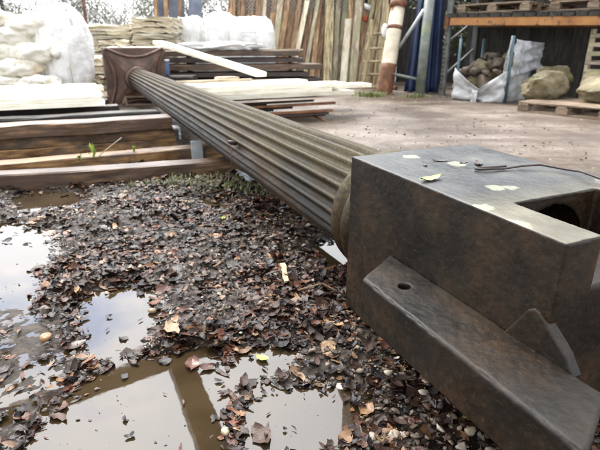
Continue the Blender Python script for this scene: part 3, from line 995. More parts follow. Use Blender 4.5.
# flutes run out in rounded ends
prof = [(XS0 - 0.03, rshaft(0), 0.0), (XS0 - 0.012, rshaft(0), 0.006), (XS0 - 0.004, rshaft(0), 0.013)] + prof + \
       [(XS1 + 0.004, rshaft(CL), 0.011), (XS1 + 0.02, rshaft(CL), 0.0)]
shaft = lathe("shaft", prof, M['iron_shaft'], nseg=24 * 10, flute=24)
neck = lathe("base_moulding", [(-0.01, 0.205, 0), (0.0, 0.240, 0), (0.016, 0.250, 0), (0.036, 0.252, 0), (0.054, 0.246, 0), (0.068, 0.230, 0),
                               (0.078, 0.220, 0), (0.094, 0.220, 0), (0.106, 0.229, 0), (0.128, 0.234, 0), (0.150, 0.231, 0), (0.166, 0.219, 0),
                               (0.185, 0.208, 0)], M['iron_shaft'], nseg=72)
collar = lathe("collar", [(CL - 0.085, 0.150, 0), (CL - 0.075, 0.178, 0), (CL - 0.06, 0.186, 0), (CL - 0.04, 0.182, 0), (CL - 0.02, 0.170, 0), (CL, 0.176, 0),
                          (CL + 0.03, 0.20, 0)], M['iron_capital'], nseg=56)
# capital: bell that swells into a square with hollowed sides, then the abacus slab
cap_s = 0.455


def square_ring(x, half, hollow, corner, n=14):
    pts = []
    cs = [(half, half), (-half, half), (-half, -half), (half, -half)]
    for q in range(4):
        a, b = cs[q], cs[(q + 1) % 4]
        dx, dy = b[0] - a[0], b[1] - a[1]
        nrm = (-dy, dx); ln = math.hypot(*nrm); nrm = (nrm[0] / ln, nrm[1] / ln)
        for k in range(n):
            u = corner + (1 - 2 * corner) * k / (n - 1)
            h = hollow * math.sin(math.pi * (u - corner) / (1 - 2 * corner))
            pts.append(czp(x, a[0] + dx * u + nrm[0] * h, a[1] + dy * u + nrm[1] * h))
    return pts


def ring_stack(name, rings, mat, parent, smooth=False):
    vs = [p for r in rings for p in r]
    n = len(rings[0]); fs = []
    for i in range(len(rings) - 1):
        for k in range(n): fs.append((i*n+k, i*n+(k+1) % n, (i+1)*n+(k+1) % n, (i+1)*n+k))
    fs.append(tuple(range(n))); fs.append(tuple((len(rings)-1)*n+k for k in range(n))[::-1])
    me = pymesh(name, vs, fs, mat, smooth)
    bm = bmesh.new(); bm.from_mesh(me); bmesh.ops.recalc_face_normals(bm, faces=bm.faces); bm.to_mesh(me); bm.free()
    return link(name, me, parent)


cap = ring_stack("capital", [square_ring(CL + 0.02, 0.16, 0.0, 0.2), square_ring(CL + 0.05, 0.24, 0.03, 0.10), square_ring(CL + 0.075, 0.40, 0.10, 0.05),
                             square_ring(CL + 0.07, 0.445, 0.125, 0.035), square_ring(CL + 0.082, 0.452, 0.125, 0.035),
                             square_ring(CL + 0.12, 0.455, 0.12, 0.035), square_ring(CL + 0.13, 0.445, 0.10, 0.035)], M['iron_capital'], column)
bm = box_bm((CL + 0.125, -0.45, OFF - 0.45), (CL + 0.34, 0.45, OFF + 0.45), 0.012)
slab = from_bm("abacus", bm, M['iron_capital'], column)
# rim moulding along the hollowed edge
rim_pts = [Vector(p) for p in square_ring(CL + 0.066, 0.442, 0.125, 0.035)]
link("rim", tube_mesh(rim_pts + [rim_pts[0]], 0.020, M['iron_capital'], n=8), cap)
# stub bolt out of the capital's left side, and the lug clinging to the shaft
tube("bolt", [czp(CL + 0.23, 0.44, 0.0), czp(CL + 0.23, 0.53, 0.0)], 0.02, M['iron_capital'], column, n=8)
lx, la0 = 1.40, math.radians(12)
lug = tube("lug", [czp(lx, 0.185 * math.cos(la0), 0.185 * math.sin(la0)), czp(lx, 0.222 * math.cos(la0), 0.222 * math.sin(la0)),
                   czp(lx, 0.238 * math.cos(la0), 0.238 * math.sin(la0) + 0.004)], [0.014, 0.013, 0.006], M['steel_dark'], column, n=6)
tube("pin", [czp(lx, 0.214, 0.03), czp(lx + 0.004, 0.213, -0.09)], 0.0022, M['steel_rust'], column, n=6)

# ------------------------------------------------------------------ things on the block
TOP = ZT + OFF


def colw(x, y, z=TOP):
    return mw @ Vector((x, y, z))


wpts = [(-0.322, -0.075, 0.008), (-0.308, -0.040, 0.006), (-0.297, -0.008, 0.004), (-0.293, 0.010, 0.004), (-0.299, 0.019, 0.005), (-0.311, 0.012, 0.005), (-0.321, -0.015, 0.006), (-0.329, -0.06, 0.004),
        (-0.338, -0.121, 0.008), (-0.36, -0.165, 0.012), (-0.414, -0.200, 0.008), (-0.46, -0.203, 0.012), (-0.512, -0.184, 0.014), (-0.54, -0.192, 0.008), (-0.60, -0.185, 0.010)]
wire = tube("rusty_wire", [colw(x, y, TOP + z + 0.002) for x, y, z in wpts], 0.0032, M['steel_dark'], n=8)
tag(wire, "thin bent rusty wire with a looped end lying on the block of the column", "wire")


def leaf_mesh(length, width, mat, curl=0.25, fold=0.2, seed=0, lobes=0, st=7):
    rnd = random.Random(seed)
    vs, fs = [], []
    twist = rnd.uniform(-0.5, 0.5)
    for i in range(st):
        u = i / (st - 1)
        w = width * 0.5 * (math.sin(math.pi * min(1, u * 0.97 + 0.03)) ** 0.75) * (1 + (0.35 * math.sin(u * math.pi * 2 * lobes + 1) if lobes else 0)) + width * 0.02
        x = length * (u - 0.5)
        zc = curl * length * ((u - 0.5) ** 2) * 2 + rnd.uniform(-0.015, 0.015) * length
        for j, q in enumerate((-1, -0.5, 0, 0.5, 1)):
            zz = zc + abs(q) * fold * width * (0.6 + rnd.uniform(-0.35, 0.5)) + twist * q * (u - 0.5) * width * 0.5
            vs.append((x + rnd.uniform(-0.02, 0.02) * length, q * w * (1 + rnd.uniform(-0.12, 0.12)), zz))
    for i in range(st - 1):
        for j in range(4):
            a = i * 5 + j
            fs.append((a, a + 1, a + 6, a + 5))
    # a short stalk
    b = len(vs)
    vs += [(-length*0.5, -width*0.02, 0.0), (-length*0.5, width*0.02, 0.0), (-length*0.72, 0, length*0.04)]
    fs.append((b, b+1, b+2))
    return pymesh("leaf", vs, fs, mat, True)


lf = link("fallen_leaf", leaf_mesh(0.082, 0.028, M['leaf_cream'], 0.22, 0.22, 3))
lf.matrix_world = mw @ Matrix.Translation((-0.325, 0.196, TOP + 0.0005)) @ Matrix.Rotation(1.75, 4, 'Z')
tag(lf, "curled pale yellow leaf on the edge of the iron block", "leaf")
for k, (x, y, l) in enumerate([(-0.165, 0.03, 0.05), (-0.21, -0.02, 0.038), (-0.24, -0.05, 0.06), (-0.19, 0.11, 0.03)]):
    o = link("leaf_scrap", leaf_mesh(l, l * 0.4, M['leaf_dark'], 0.12, 0.12, 40 + k))
    o.matrix_world = mw @ Matrix.Translation((x, y, TOP + 0.0005)) @ Matrix.Rotation(1.2 + k * 0.6, 4, 'Z')
    tag(o, "small dark leaf scrap on top of the iron block, " + ["nearest the shaft", "second from the wire's loop", "just behind the wire's loop", "nearest the yellow leaf"][k], "leaf", "leaf scraps on the block")

# ------------------------------------------------------------------ timbers at the left


def timber(name, a, b, w, t, mat, label, cat="timber", group=None, **kw):
    o = beam(name, a, b, w, t, mat, **kw)
    tag(o, label, cat, group)
    return o


def ab(px0, py0, s_len, z, back=0.0):
    p = gz(px0, py0, z) + D * back
    return p, p + L * s_len


# front one, its near lower edge on the ground line (0,194)-(230,177)
p = gz(0, 194) + D * 0.075
Lt = (gz(230, 177.5) - gz(0, 194)).normalized()
a0 = p - Lt * 0.9; b0 = p + Lt * 1.70
a0.z = b0.z = 0.002
timber("timber_baulk", a0, b0, 0.15, 0.118, M['timber_wet'], "front wet brown squared timber running under the fluted shaft", group="timbers at the left", seed=3, jit=0.005,
       seg=12)
# low one just behind
q = gz(0, 181) + D * 0.11
a1 = q - L * 1.0; b1 = q + L * 1.80
a1.z = b1.z = 0.004
timber("timber_baulk", a1, b1, 0.17, 0.105, M['timber_orange'], "low orange-brown timber with weeds, between the front timber and the stack", group="timbers at the left",
       seed=5, jit=0.006, seg=12)
# stack of three behind
base = Vector((-0.42 * 4.55, 0, 0))
sd = 4.55                       # distance along D of the stack's face
origin = D * sd


def lat_at(px, py, s):
    d = ray(px, py)
    return (d.dot(L) / d.dot(D)) * s


for k, (z, t, off, lab, mt, r) in enumerate([
        (0.004, 0.092, 0.00, "bottom timber of the three stacked behind the low timber", 'timber_orange', 0.05),
        (0.098, 0.088, 0.012, "middle timber of the three stacked behind the low timber", 'timber_orange', 0.02),
        (0.188, 0.105, -0.035, "top timber of the three stacked, with a pale wet upper face", 'timber_wet', -0.05)]):
    A = origin + D * (0.12 + off) + L * -1.9; B = origin + D * (0.12 + off) + L * (0.84 + 0.3 * r)
    A.z = B.z = z
    timber("timber_baulk", A, B, 0.24, t, M[mt], lab, group="timbers at the left", seed=10 + k, jit=0.006, seg=12)
# more dark baulks behind the stack, in the gloom under the white boards
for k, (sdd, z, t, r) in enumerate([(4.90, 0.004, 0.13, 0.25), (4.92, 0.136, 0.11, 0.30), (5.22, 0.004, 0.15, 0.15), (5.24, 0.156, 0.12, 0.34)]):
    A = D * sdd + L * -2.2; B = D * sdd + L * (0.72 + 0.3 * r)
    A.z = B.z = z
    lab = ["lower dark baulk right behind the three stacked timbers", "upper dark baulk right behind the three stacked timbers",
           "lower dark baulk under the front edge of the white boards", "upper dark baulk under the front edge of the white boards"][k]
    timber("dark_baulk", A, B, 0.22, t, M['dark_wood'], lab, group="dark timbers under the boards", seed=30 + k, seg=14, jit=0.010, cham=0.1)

# galvanised bracket, grey channel
def pos_at(px, py, s):
    d = ray(px, py)
    return EYE + d * (s / d.dot(D))


br = empty("bracket", pos_at(176, 127, sd - 0.02))
bkt = box_bm((-0.03, -0.05, -0.012), (0.03, 0.05, 0.006), 0.004)
from_bm("plate", bkt, M['galv'], br)
from_bm("tongue", box_bm((0.012, -0.058, -0.10), (0.03, -0.048, 0.0), 0.003), M['galv'], br)
tube("bolt", [(0.02, -0.05, -0.05), (0.02, -0.085, -0.05)], 0.012, M['galv'], br, n=8)
br.rotation_euler = (0.1, 0, math.radians(24))
tag(br, "small grey metal bracket at the end of the stacked timbers beside the shaft", "bracket")
ch = empty("steel_channel", D * 3.86 + L * 0.885)
ch.rotation_euler = (0, 0, math.radians(24.9))
from_bm("web", box_bm((-0.045, 0.0, 0.006), (0.045, 0.012, 0.185), 0.004), M['galv'], ch)
from_bm("flange", box_bm((0.033, 0.0125, 0.008), (0.0445, 0.10, 0.165), 0.003), M['galv'], ch)
from_bm("foot", box_bm((-0.03, -0.02, 0.004), (0.20, 0.11, 0.0055), 0.0), M['galv'], ch)
tag(ch, "pale grey galvanised steel channel standing under the shaft behind the front timber", "channel")

pipe_a = gz(233, 171, 0.03); pipe_b = gz(252, 182, 0.03)
tag(tube("grey_pipe", [pipe_a + Vector((-0.05, 0.12, 0)), pipe_a, pipe_b], 0.028, M['galv'], n=12), "short pale grey pipe on the ground below the shaft at the front timber's end", "pipe")

# ------------------------------------------------------------------ white boards on rusty bars
SB = 5.45


def on_row(s, lat, z):
    return D * s + L * lat + Z * z


lat_r = [lat_at(326, 86, 6.2), lat_at(318, 88, 6.0), lat_at(300, 86, 6.5), lat_at(333, 84, 6.9)]
k = 0
ordw = ["first", "second", "third", "fourth", "fifth", "sixth", "seventh", "eighth", "ninth", "tenth", "eleventh", "twelfth", "thirteenth", "fourteenth",
        "fifteenth", "sixteenth", "seventeenth", "eighteenth", "nineteenth", "twentieth"]
lat_l = [lat_at(104, 98, 5.5), lat_at(101, 95, 5.9), lat_at(103, 92, 6.2), lat_at(99, 90, 6.5)]
for side in (0, 1):
    for layer in range(3):
        for j in range(4):
            s = SB + 0.13 + j * 0.29 + layer * 0.012
            zz = 0.318 + layer * 0.050
            lname = ["bottom", "middle", "top"][layer]
            if side == 0:
                if layer == 2 and j == 0: continue
                right = lat_l[j] - 0.03 * ((j + layer) % 2)
                left = -3.1 + 0.1 * ((j * 7 + layer * 3) % 4)
            else:
                if layer == 2 and j == 3: continue
                right = lat_r[(j + layer * 2) % 4] - 0.05 * layer - (0.35 if (layer == 2 and j == 1) else 0)
                left = 1.27 + 0.03 * ((j * 7 + layer * 3) % 4)
            tag(beam("cream_board", on_row(s, left, zz), on_row(s, right, zz), 0.283, 0.047, M['board_white'], seed=50 + k, jit=0.003, seg=8, cham=0.05),
                "pale cream board %s of the shaft, %s layer of the pile, %s from the front" % (["left", "right"][side], lname, ordw[j]), "board",
                "cream boards %s of the shaft" % ["left", "right"][side])
            k += 1
# loose narrow board and block on top
tag(beam("grey_batten", on_row(SB + 0.60, lat_at(172, 80, 6.1), 0.470), on_row(SB + 0.66, lat_at(252, 78, 6.1), 0.470), 0.05, 0.03, M['board_buff'], seed=71),
    "thin buff batten lying on the white boards behind the shaft", "batten")
tag(beam("wood_offcut", on_row(SB + 0.80, lat_at(215, 75, 6.3), 0.470), on_row(SB + 0.82, lat_at(236, 75, 6.3), 0.470), 0.14, 0.05, M['board_buff'], seed=72),
    "short buff offcut resting on the white boards near the sloping plank", "offcut")
# bearers under the bars
for j, lt in enumerate((-1.4, 0.2, 1.45, 1.95)):
    tag(beam("bearer", on_row(SB - 0.1, lt, 0.0), on_row(SB + 1.35, lt, 0.0), 0.10, 0.055, M['dark_wood'], seed=75 + j),
        "dark bearer under the rusty bars, %s from the left" % ordw[j], "bearer", "bearers under the bars")
# rusty bars poking out to the right: photo heights of the ends
bars = [(311, 94.0, 0), (316, 97.0, 0), (313, 101.5, 0), (335, 104.0, 1), (292, 108.5, 0), (332, 112.5, 1), (328, 115.5, 0)]
bz = [0.290, 0.262, 0.225, 0.200, 0.160, 0.128, 0.098]
for j, (px, py, rusty) in enumerate(bars):
    z = bz[j]
    # distance at which the line of sight has dropped to this bar
    d = ray(px, py); t = (z - CAM_H) / d.z
    hit = EYE + d * t
    s = max(SB - 0.02, min(SB + 1.25, hit.dot(D)))
    lat = lat_at(px, py, s)
    tag(beam("rusty_bar", on_row(s, 1.25 + 0.01 * j, z), on_row(s, lat, z), 0.05 + 0.01 * (j % 3), 0.022 + 0.006 * (j % 2), M['steel_rust' if rusty else 'steel_dark'], seed=80 + j,
             jit=0.003, cham=0.15),
        "rusty steel bar poking out right under the white boards, %s from the top" % ordw[j], "bar", "rusty bars under the white boards")
for j in range(6):
    s = SB + 0.3 + j * 0.17
    z = [0.06, 0.105, 0.15, 0.06, 0.20, 0.25][j]
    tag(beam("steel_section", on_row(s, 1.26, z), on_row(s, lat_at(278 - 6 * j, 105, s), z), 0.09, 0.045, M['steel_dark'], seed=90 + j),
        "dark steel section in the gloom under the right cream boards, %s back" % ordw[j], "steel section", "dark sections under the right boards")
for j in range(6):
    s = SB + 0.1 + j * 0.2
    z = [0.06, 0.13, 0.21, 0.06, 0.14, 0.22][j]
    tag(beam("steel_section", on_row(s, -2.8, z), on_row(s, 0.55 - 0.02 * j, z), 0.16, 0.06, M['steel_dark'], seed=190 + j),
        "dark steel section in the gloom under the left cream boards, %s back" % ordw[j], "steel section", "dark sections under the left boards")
tw = tube("twisted_rod", [on_row(SB + 0.1, 1.2, 0.07), on_row(SB + 0.12, lat_at(313, 121, SB + .1), 0.075), on_row(SB + 0.02, lat_at(326, 121, SB), 0.085)], 0.016, M['steel_rust'], n=7)
tube("fork", [on_row(SB + 0.12, lat_at(313, 121, SB + .1), 0.075), on_row(SB - 0.12, lat_at(321, 124, SB), 0.03)], [0.015, 0.011], M['steel_rust'], tw, n=7)
tag(tw, "forked rusty rod sticking out lowest beneath the bars", "rod")

# sloping plank behind the capital
hi_e = at(158, 44, 8.6); lo_e = at(261, 76.5, 7.0)
tag(beam("sloping_plank", hi_e, lo_e, 0.20, 0.055, M['board_white'], seed=99), "pale plank sloping from the dark steel stack down onto the white boards", "plank")

# ------------------------------------------------------------------ far stack of dark steel
FS = 9.1                          # Y of its front at the right end


def far_pt(px, z, Y):
    d = ray(px, 60)
    return Vector((d.x / d.y * Y, Y, z))


ends = [318, 314, 318, 304, 318, 300, 296]
zs = [0.02, 0.13, 0.24, 0.36, 0.48, 0.60, 0.71]
for j in range(7):
    Yr = FS + 0.5 + 0.02 * j
    a = far_pt(120, zs[j], Yr - 0.55); b = far_pt(ends[j], zs[j], Yr)
    tag(beam("steel_length", a, b, 0.75, 0.075 if j % 2 else 0.09, M['steel_dark'] if j not in (4, 6) else M['timber_wet'], seed=110 + j, jit=0.006),
        "dark length in the far stack in front of the white bags, %s from the bottom" % ordw[j], "steel length", "far stack of dark lengths")
    if j < 6:
        for m_, px in enumerate((190, 290)):
            c = far_pt(px, zs[j] + 0.08, Yr - 0.12)
            tag(beam("spacer", c + Vector((0, -0.2, 0)), c + Vector((0, 0.4, 0)), 0.05, 0.035, M['dark_wood'], seed=m_),
                "small dark spacer at the %s on the %s length of the far stack" % (["left", "right"][m_], ordw[j]), "spacer", "spacers in the far stack")
for j, (px0, px1, z, Y) in enumerate([(228, 303, 0.80, 9.55), (205, 300, 0.785, 9.75)]):
    tag(beam("thin_batten", far_pt(px0, z, Y), far_pt(px1, z, Y + 0.1), 0.08, 0.025, M['board_buff'], seed=130 + j),
        ["front thin pale batten on top of the far dark stack", "rear thin pale batten on top of the far dark stack"][j], "batten")

# ------------------------------------------------------------------ white bags


def bag(name, px0, px1, ytop, Y, z0, seed, label, mat='bag_white', fold=0.10, amp=0.10, boxy=3.2, group=None, neck=False, depth=None):
    x0, x1 = at(px0, 40, Y).x, at(px1, 40, Y).x
    zt = at((px0 + px1) / 2, ytop, Y).z
    w = x1 - x0
    e = empty(name, ((x0 + x1) / 2, Y, z0))
    body = link("body", blob_mesh((w * 1.02, depth or w * 0.95, zt - z0), seed, M[mat], 5, boxy, amp, 1.5, fold), e)
    if neck:
        link("tied_neck", tube_mesh([(0.05, 0, zt - z0 - 0.06), (0.03, 0, zt - z0 + 0.03), (-0.03, 0.0, zt - z0 + 0.13)], [0.10, 0.045, 0.075], M[mat], n=9), e)
    for sx in (-1, 1):
        link("strap", tube_mesh([(sx * w * 0.40, -0.36 * (depth or w), 0.80 * (zt - z0)), (sx * w * 0.34, -0.33 * (depth or w), 0.99 * (zt - z0)), (sx * w * 0.22, -0.22 * (depth or w), 0.95 * (zt - z0))],
                                0.018, M[mat], n=6), e)
    dd = (depth or w) * 0.5
    if mat == 'bag_white':
        hh = zt - z0
        for sx in (-0.30, 0.30):
            link("seam", tube_mesh([(sx * w, -dd * 1.02, 0.06 * hh), (sx * w * 1.02, -dd * 1.07, 0.4 * hh), (sx * w, -dd * 1.0, 0.78 * hh)], 0.009, M['bag_cream'], n=6), e)
        if px0 > 225:
            for (xa, za, xb, zb) in ((-0.20, 0.30, -0.20, 0.74), (0.12, 0.30, 0.12, 0.74), (-0.20, 0.74, 0.12, 0.74), (-0.20, 0.30, 0.12, 0.30)):
                link("pouch_edge", tube_mesh([(xa * w, -dd * 1.08, za * hh), (xb * w, -dd * 1.08, zb * hh)], 0.008, M['galv'], n=5), e)
    tag(e, label, "bag", group or "white bulk bags")
    return e


bag("bulk_bag", 178, 207, 17, 11.2, 0.28, 1, "white bulk bag left in the row behind the far dark stack", boxy=3.6, amp=0.06, fold=0.05)
bag("bulk_bag", 203, 237, 13, 11.1, 0.28, 2, "white bulk bag with a tied neck, middle of the row behind the dark stack", boxy=3.6, amp=0.06, fold=0.05, neck=True)
bag("bulk_bag", 231, 274, 17, 11.0, 0.28, 3, "white bulk bag right in the row, nearest the leaning orange planks", boxy=4.0, amp=0.05, fold=0.04)
bag("bulk_bag", 40, 86, 8, 8.3, 0.16, 6, "tallest smooth white bag at the right of the left heap", 'bag_white', 0.06, 0.10, 3.4, "white bulk bags")
SACK = [(-5.05, 7.95, 0.16), (-4.50, 7.85, 0.16), (-3.98, 7.80, 0.16), (-4.85, 8.0, 0.40), (-4.28, 7.92, 0.41), (-5.2, 8.05, 0.62), (-4.62, 8.02, 0.64), (-4.10, 8.0, 0.62),
        (-4.95, 8.1, 0.86), (-4.40, 8.1, 0.87), (-4.70, 8.15, 1.08), (-4.18, 8.15, 1.02)]
rows_ = ["bottom row, left", "bottom row, middle", "bottom row, right", "second row, left", "second row, right", "third row, left", "third row, middle", "third row, right",
         "fourth row, left", "fourth row, right", "top, left", "top, right"]
for k_, (x, y, z) in enumerate(SACK):
    e = empty("cream_sack", (x, y, z), 0.3 * math.sin(k_ * 2.3))
    link("body", blob_mesh((0.66, 0.52, 0.31), 40 + k_, M['bag_cream'], 4, 2.3, 0.22, 1.9, 0.12), e)
    sx = 1 if k_ % 2 else -1
    link("gathered_mouth", tube_mesh([(sx * 0.28, -0.02, 0.15), (sx * 0.36, -0.05, 0.16), (sx * 0.43, -0.06, 0.13)], [0.09, 0.035, 0.07], M['bag_cream'], n=9), e)
    tag(e, "crumpled cream sack in the left heap, %s" % rows_[k_], "sack", "cream sacks heaped at the left")

pl = link("plastic_heap", blob_mesh((1.35, 0.5, 0.14), 9, M['bag_white'], 4, 2.4, 0.3, 2.5, 0.25))
pl.location = far_pt(222, 0.80, 9.35)
tag(pl, "crumpled white plastic heaped on top of the far dark stack", "plastic")

# ------------------------------------------------------------------ pallets
pal_meshes = {}


def make_pallet(name, loc, rz, label, group="wooden pallets", w=1.2, d=1.0):
    e = empty(name, loc, rz)
    if not pal_meshes:
        pal_meshes['deck'] = beam_mesh(w, 0.10, 0.022, M['pallet_wood'], 6, 0.08, 0.003, seed=1)
        pal_meshes['block'] = beam_mesh(0.145, 0.10, 0.078, M['pallet_wood'], 1, 0.05, 0.003, seed=2)
        pal_meshes['cross'] = beam_mesh(d, 0.12, 0.022, M['pallet_wood'], 4, 0.08, 0.003, seed=3)
    for i in range(7):
        o = link("deck_board", pal_meshes['deck'], e); o.location = (0, 0.05 + i * (d - 0.10) / 6, 0.122)
    for i in range(3):
        o = link("cross_board", pal_meshes['cross'], e); o.location = (0.0725 + i * (w - 0.145) / 2, 0, 0.0995); o.rotation_euler = (0, 0, math.pi / 2)
        for j in range(3):
            o = link("block", pal_meshes['block'], e); o.location = (i * (w - 0.145) / 2, 0.05 + j * (d - 0.10) / 2, 0.022)
    for j in range(3):
        o = link("bottom_board", pal_meshes['deck'], e); o.location = (0, 0.05 + j * (d - 0.10) / 2, 0.0)
    return tag(e, label, "pallet", group)


RU = Vector((0.74, -0.67, 0)).normalized()       # along the rack
RV = Vector((0.67, 0.74, 0)).normalized()        # into the rack
palL, palR = gz(517, 113), gz(600, 122)
pu = (palR - palL).normalized()
prz = math.atan2(pu.y, pu.x)
make_pallet("pallet", palL + Z * 0.02, prz, "wooden pallet on the ground at the right under the mossy boulders")
make_pallet("pallet", (-4.6, 7.95, 0.01), 0.05, "wooden pallet under the crumpled sacks at the left edge")
make_pallet("pallet", (-3.35, 7.75, 0.01), 0.05, "wooden pallet under the tall white sack of the left heap")
for k_, px in enumerate((178, 204, 233)):
    make_pallet("pallet", (at(px, 40, 10.6).x, 10.65, 0.01), 0.0, "wooden pallet under the %s white bulk bag behind the dark stack" % ["left", "middle", "right"][k_])
    make_pallet("pallet", (at(px, 40, 10.6).x, 10.65, 0.148), 0.0, "upper wooden pallet under the %s white bulk bag behind the dark stack" % ["left", "middle", "right"][k_])

# ------------------------------------------------------------------ stone slab stacks
slab_pool = []
for k_ in range(10):
    rnd = random.Random(200 + k_)
    bm = box_bm((0, -0.5, 0), (1, 0.5, 1), 0.0)
    bmesh.ops.subdivide_edges(bm, edges=list(bm.edges), cuts=2, use_grid_fill=True)
    for v in bm.verts:
        v.co += Vector((rnd.uniform(-0.06, 0.06), rnd.uniform(-0.05, 0.05), rnd.uniform(-0.14, 0.14)))
    bmesh.ops.recalc_face_normals(bm, faces=bm.faces)
    me = bpy.data.meshes.new("slab"); bm.to_mesh(me); bm.free(); me.materials.append(M['slab_stone'])
    slab_pool.append(me)


def slab_stack(px0, px1, ytop, ybot, Y, label, rows, seed, zbase=None):
    x0, x1 = at(px0, 40, Y).x, at(px1, 40, Y).x
    zt = at(px0, ytop, Y).z
    zb = zbase if zbase is not None else at(px0, ybot, Y).z
    e = empty("slab_stack", (x0, Y, zb))
    rnd = random.Random(seed)
    z = 0.0
    hts = [rnd.uniform(0.7, 1.3) for _ in range(rows)]
    f = (zt - zb) / sum(hts)
    for h in hts:
        h *= f
        n = rnd.choice([1, 2, 2, 3])
        cuts = sorted([0] + [rnd.uniform(0.25, 0.75) if n == 2 else rnd.uniform(0.2 + 0.3 * q, 0.4 + 0.3 * q) for q in range(n - 1)] + [1])
        for a, b in zip(cuts[:-1], cuts[1:]):
            o = link("slab", rnd.choice(slab_pool), e)
            o.location = (a * (x1 - x0) + rnd.uniform(-0.02, 0.02), 0.42 + rnd.uniform(-0.04, 0.04), z + 0.003)
            o.scale = ((b - a) * (x1 - x0) * 0.97, 0.85, h * 0.88)
        z += h
    return tag(e, label, "stone stack", "stacks of sandstone slabs")


slab_stack(86, 131, 24, 60, 10.3, "stack of yellow stone slabs left of the two behind the capital", 11, 1, 0.16)
slab_stack(133, 176, 17, 60, 10.2, "taller stack of yellow stone slabs right of the two behind the capital", 12, 2, 0.16)
slab_stack(78, 100, 56, 90, 8.9, "low stack of buff stone blocks peeping out left of the capital", 5, 3, 0.0)
slab_stack(104, 150, 46, 90, 9.0, "low stack of thin slabs just behind the top of the capital", 7, 4, 0.0)
make_pallet("pallet", (at(86, 40, 10.2).x, 10.25, 0.01), 0.0, "wooden pallet under the left yellow slab stack")
make_pallet("pallet", (at(133, 40, 10.1).x, 10.15, 0.01), 0.0, "wooden pallet under the right yellow slab stack")
drum = empty("blue_drum", at(163, 60, 8.55) * 1.0)
drum.location.z = 0.42
link("body", tube_mesh([(0, 0, 0), (0, 0, 0.03), (0, 0, 0.20), (0, 0, 0.22)], [0.085, 0.095, 0.095, 0.08], M['blue_tub'], n=16), drum)
link("lid", tube_mesh([(0, 0, 0.22), (0, 0, 0.25)], [0.10, 0.10], M['white_plastic'], n=16), drum)
tag(drum, "small blue tub with a white lid just right of the capital", "tub")
tag(beam("low_block", drum.location + Vector((-0.2, 0.05, -0.42)), drum.location + Vector((0.5, 0.05, -0.42)), 0.4, 0.415, M['dark_wood'], seed=5), "dark block holding the blue tub behind the capital", "block")

# ------------------------------------------------------------------ fence, brambles, leaning planks
FY = 12.6
fence = empty("mesh_fence", (-9, FY, 0))
M['wire'] = mat_noise('fence_wire', [(0.3, (0.20, 0.21, 0.20)), (0.7, (0.38, 0.39, 0.38))], 8, rough=0.5, bstr=0.1, bdist=0.002)
vs, fs = [], []


def add_strip(p, q, r=0.0055):
    p, q = Vector(p), Vector(q)
    t = (q - p).normalized(); n1 = t.cross(Vector((0, 1, 0))).normalized() * r; n2 = Vector((0, r, 0))
    b = len(vs)
    for c in (p, q):
        vs.extend([c + n1, c + n2, c - n1, c - n2])
    for k in range(4): fs.append((b + k, b + (k + 1) % 4, b + 4 + (k + 1) % 4, b + 4 + k))


W_, H_ = 10.5, 2.6
st_ = 0.085
n_ = int((W_ + H_) / st_)
for i in range(n_):
    x = i * st_
    for sgn in (1, -1):
        x0 = x - H_ if sgn > 0 else x
        x1 = x if sgn > 0 else x - H_
        za, zb = 0.0, H_
        def clip(xa, za, xb, zb):
            if xa > xb: xa, za, xb, zb = xb, zb, xa, za
            if xb < 0 or xa > W_: return None
            sl = (zb - za) / (xb - xa)
            if xa < 0: za += sl * (0 - xa); xa = 0
            if xb > W_: zb += sl * (W_ - xb); xb = W_
            return (xa, 0.004 * sgn, za), (xb, 0.004 * sgn, zb)
        c = clip(x0, za, x1, zb)
        if c: add_strip(*c)
mesh_o = link("wire_mesh", pymesh("wire_mesh", vs, fs, M['wire']), fence)
mesh_o["kind"] = "stuff"
for px in (-30, 2, 84, 170, 232):
    x = at(px, 10, FY).x + 9
    tube("post", [(x, 0.03, 0), (x, 0.03, 2.75)], 0.045, M['steel_rust'] if px in (84, 170) else M['dark_wood'], fence, n=8)
for z in (0.9, 2.5):
    tube("line_wire", [(0, 0, z), (W_, 0, z)], 0.008, M['wire'], fence, n=5)
tag(fence, "wire mesh fence with rusty posts along the back of the yard, behind the bags", "fence")

# slate blue sheets standing by the fence
for k_, (pxb, pxt, w) in enumerate([(158, 161, 0.26), (176, 178, 0.34), (192, 197, 0.30)]):
    b_ = at(pxb, 45, 11.9); b_.z = 0.0
    t_ = at(pxt, 0, 12.35); t_.z = 2.4
    tag(beam("slate_blue_sheet", b_, t_, w, 0.03, M['slate_blue'], up=Vector((0, -1, 0)), seed=140 + k_),
        "%s of the dark blue-grey sheets standing behind the white bags" % ["leftmost", "middle one", "rightmost"][k_], "sheet", "blue-grey sheets")
for k_, (pxb, pxt) in enumerate([(155, 158), (165, 168), (181, 181)]):
    b_ = at(pxb, 45, 11.7); b_.z = 0.0
    t_ = at(pxt, 0, 12.2); t_.z = 2.5
    tag(beam("brown_stake", b_, t_, 0.08, 0.06, M['lean_orange' if k_ < 2 else 'lean_brown'], up=Vector((0, -1, 0)), seed=150 + k_),
        "brown stake %s the blue-grey sheets by the fence" % ["left of", "second among", "between the last two of"][k_], "stake", "stakes by the fence")

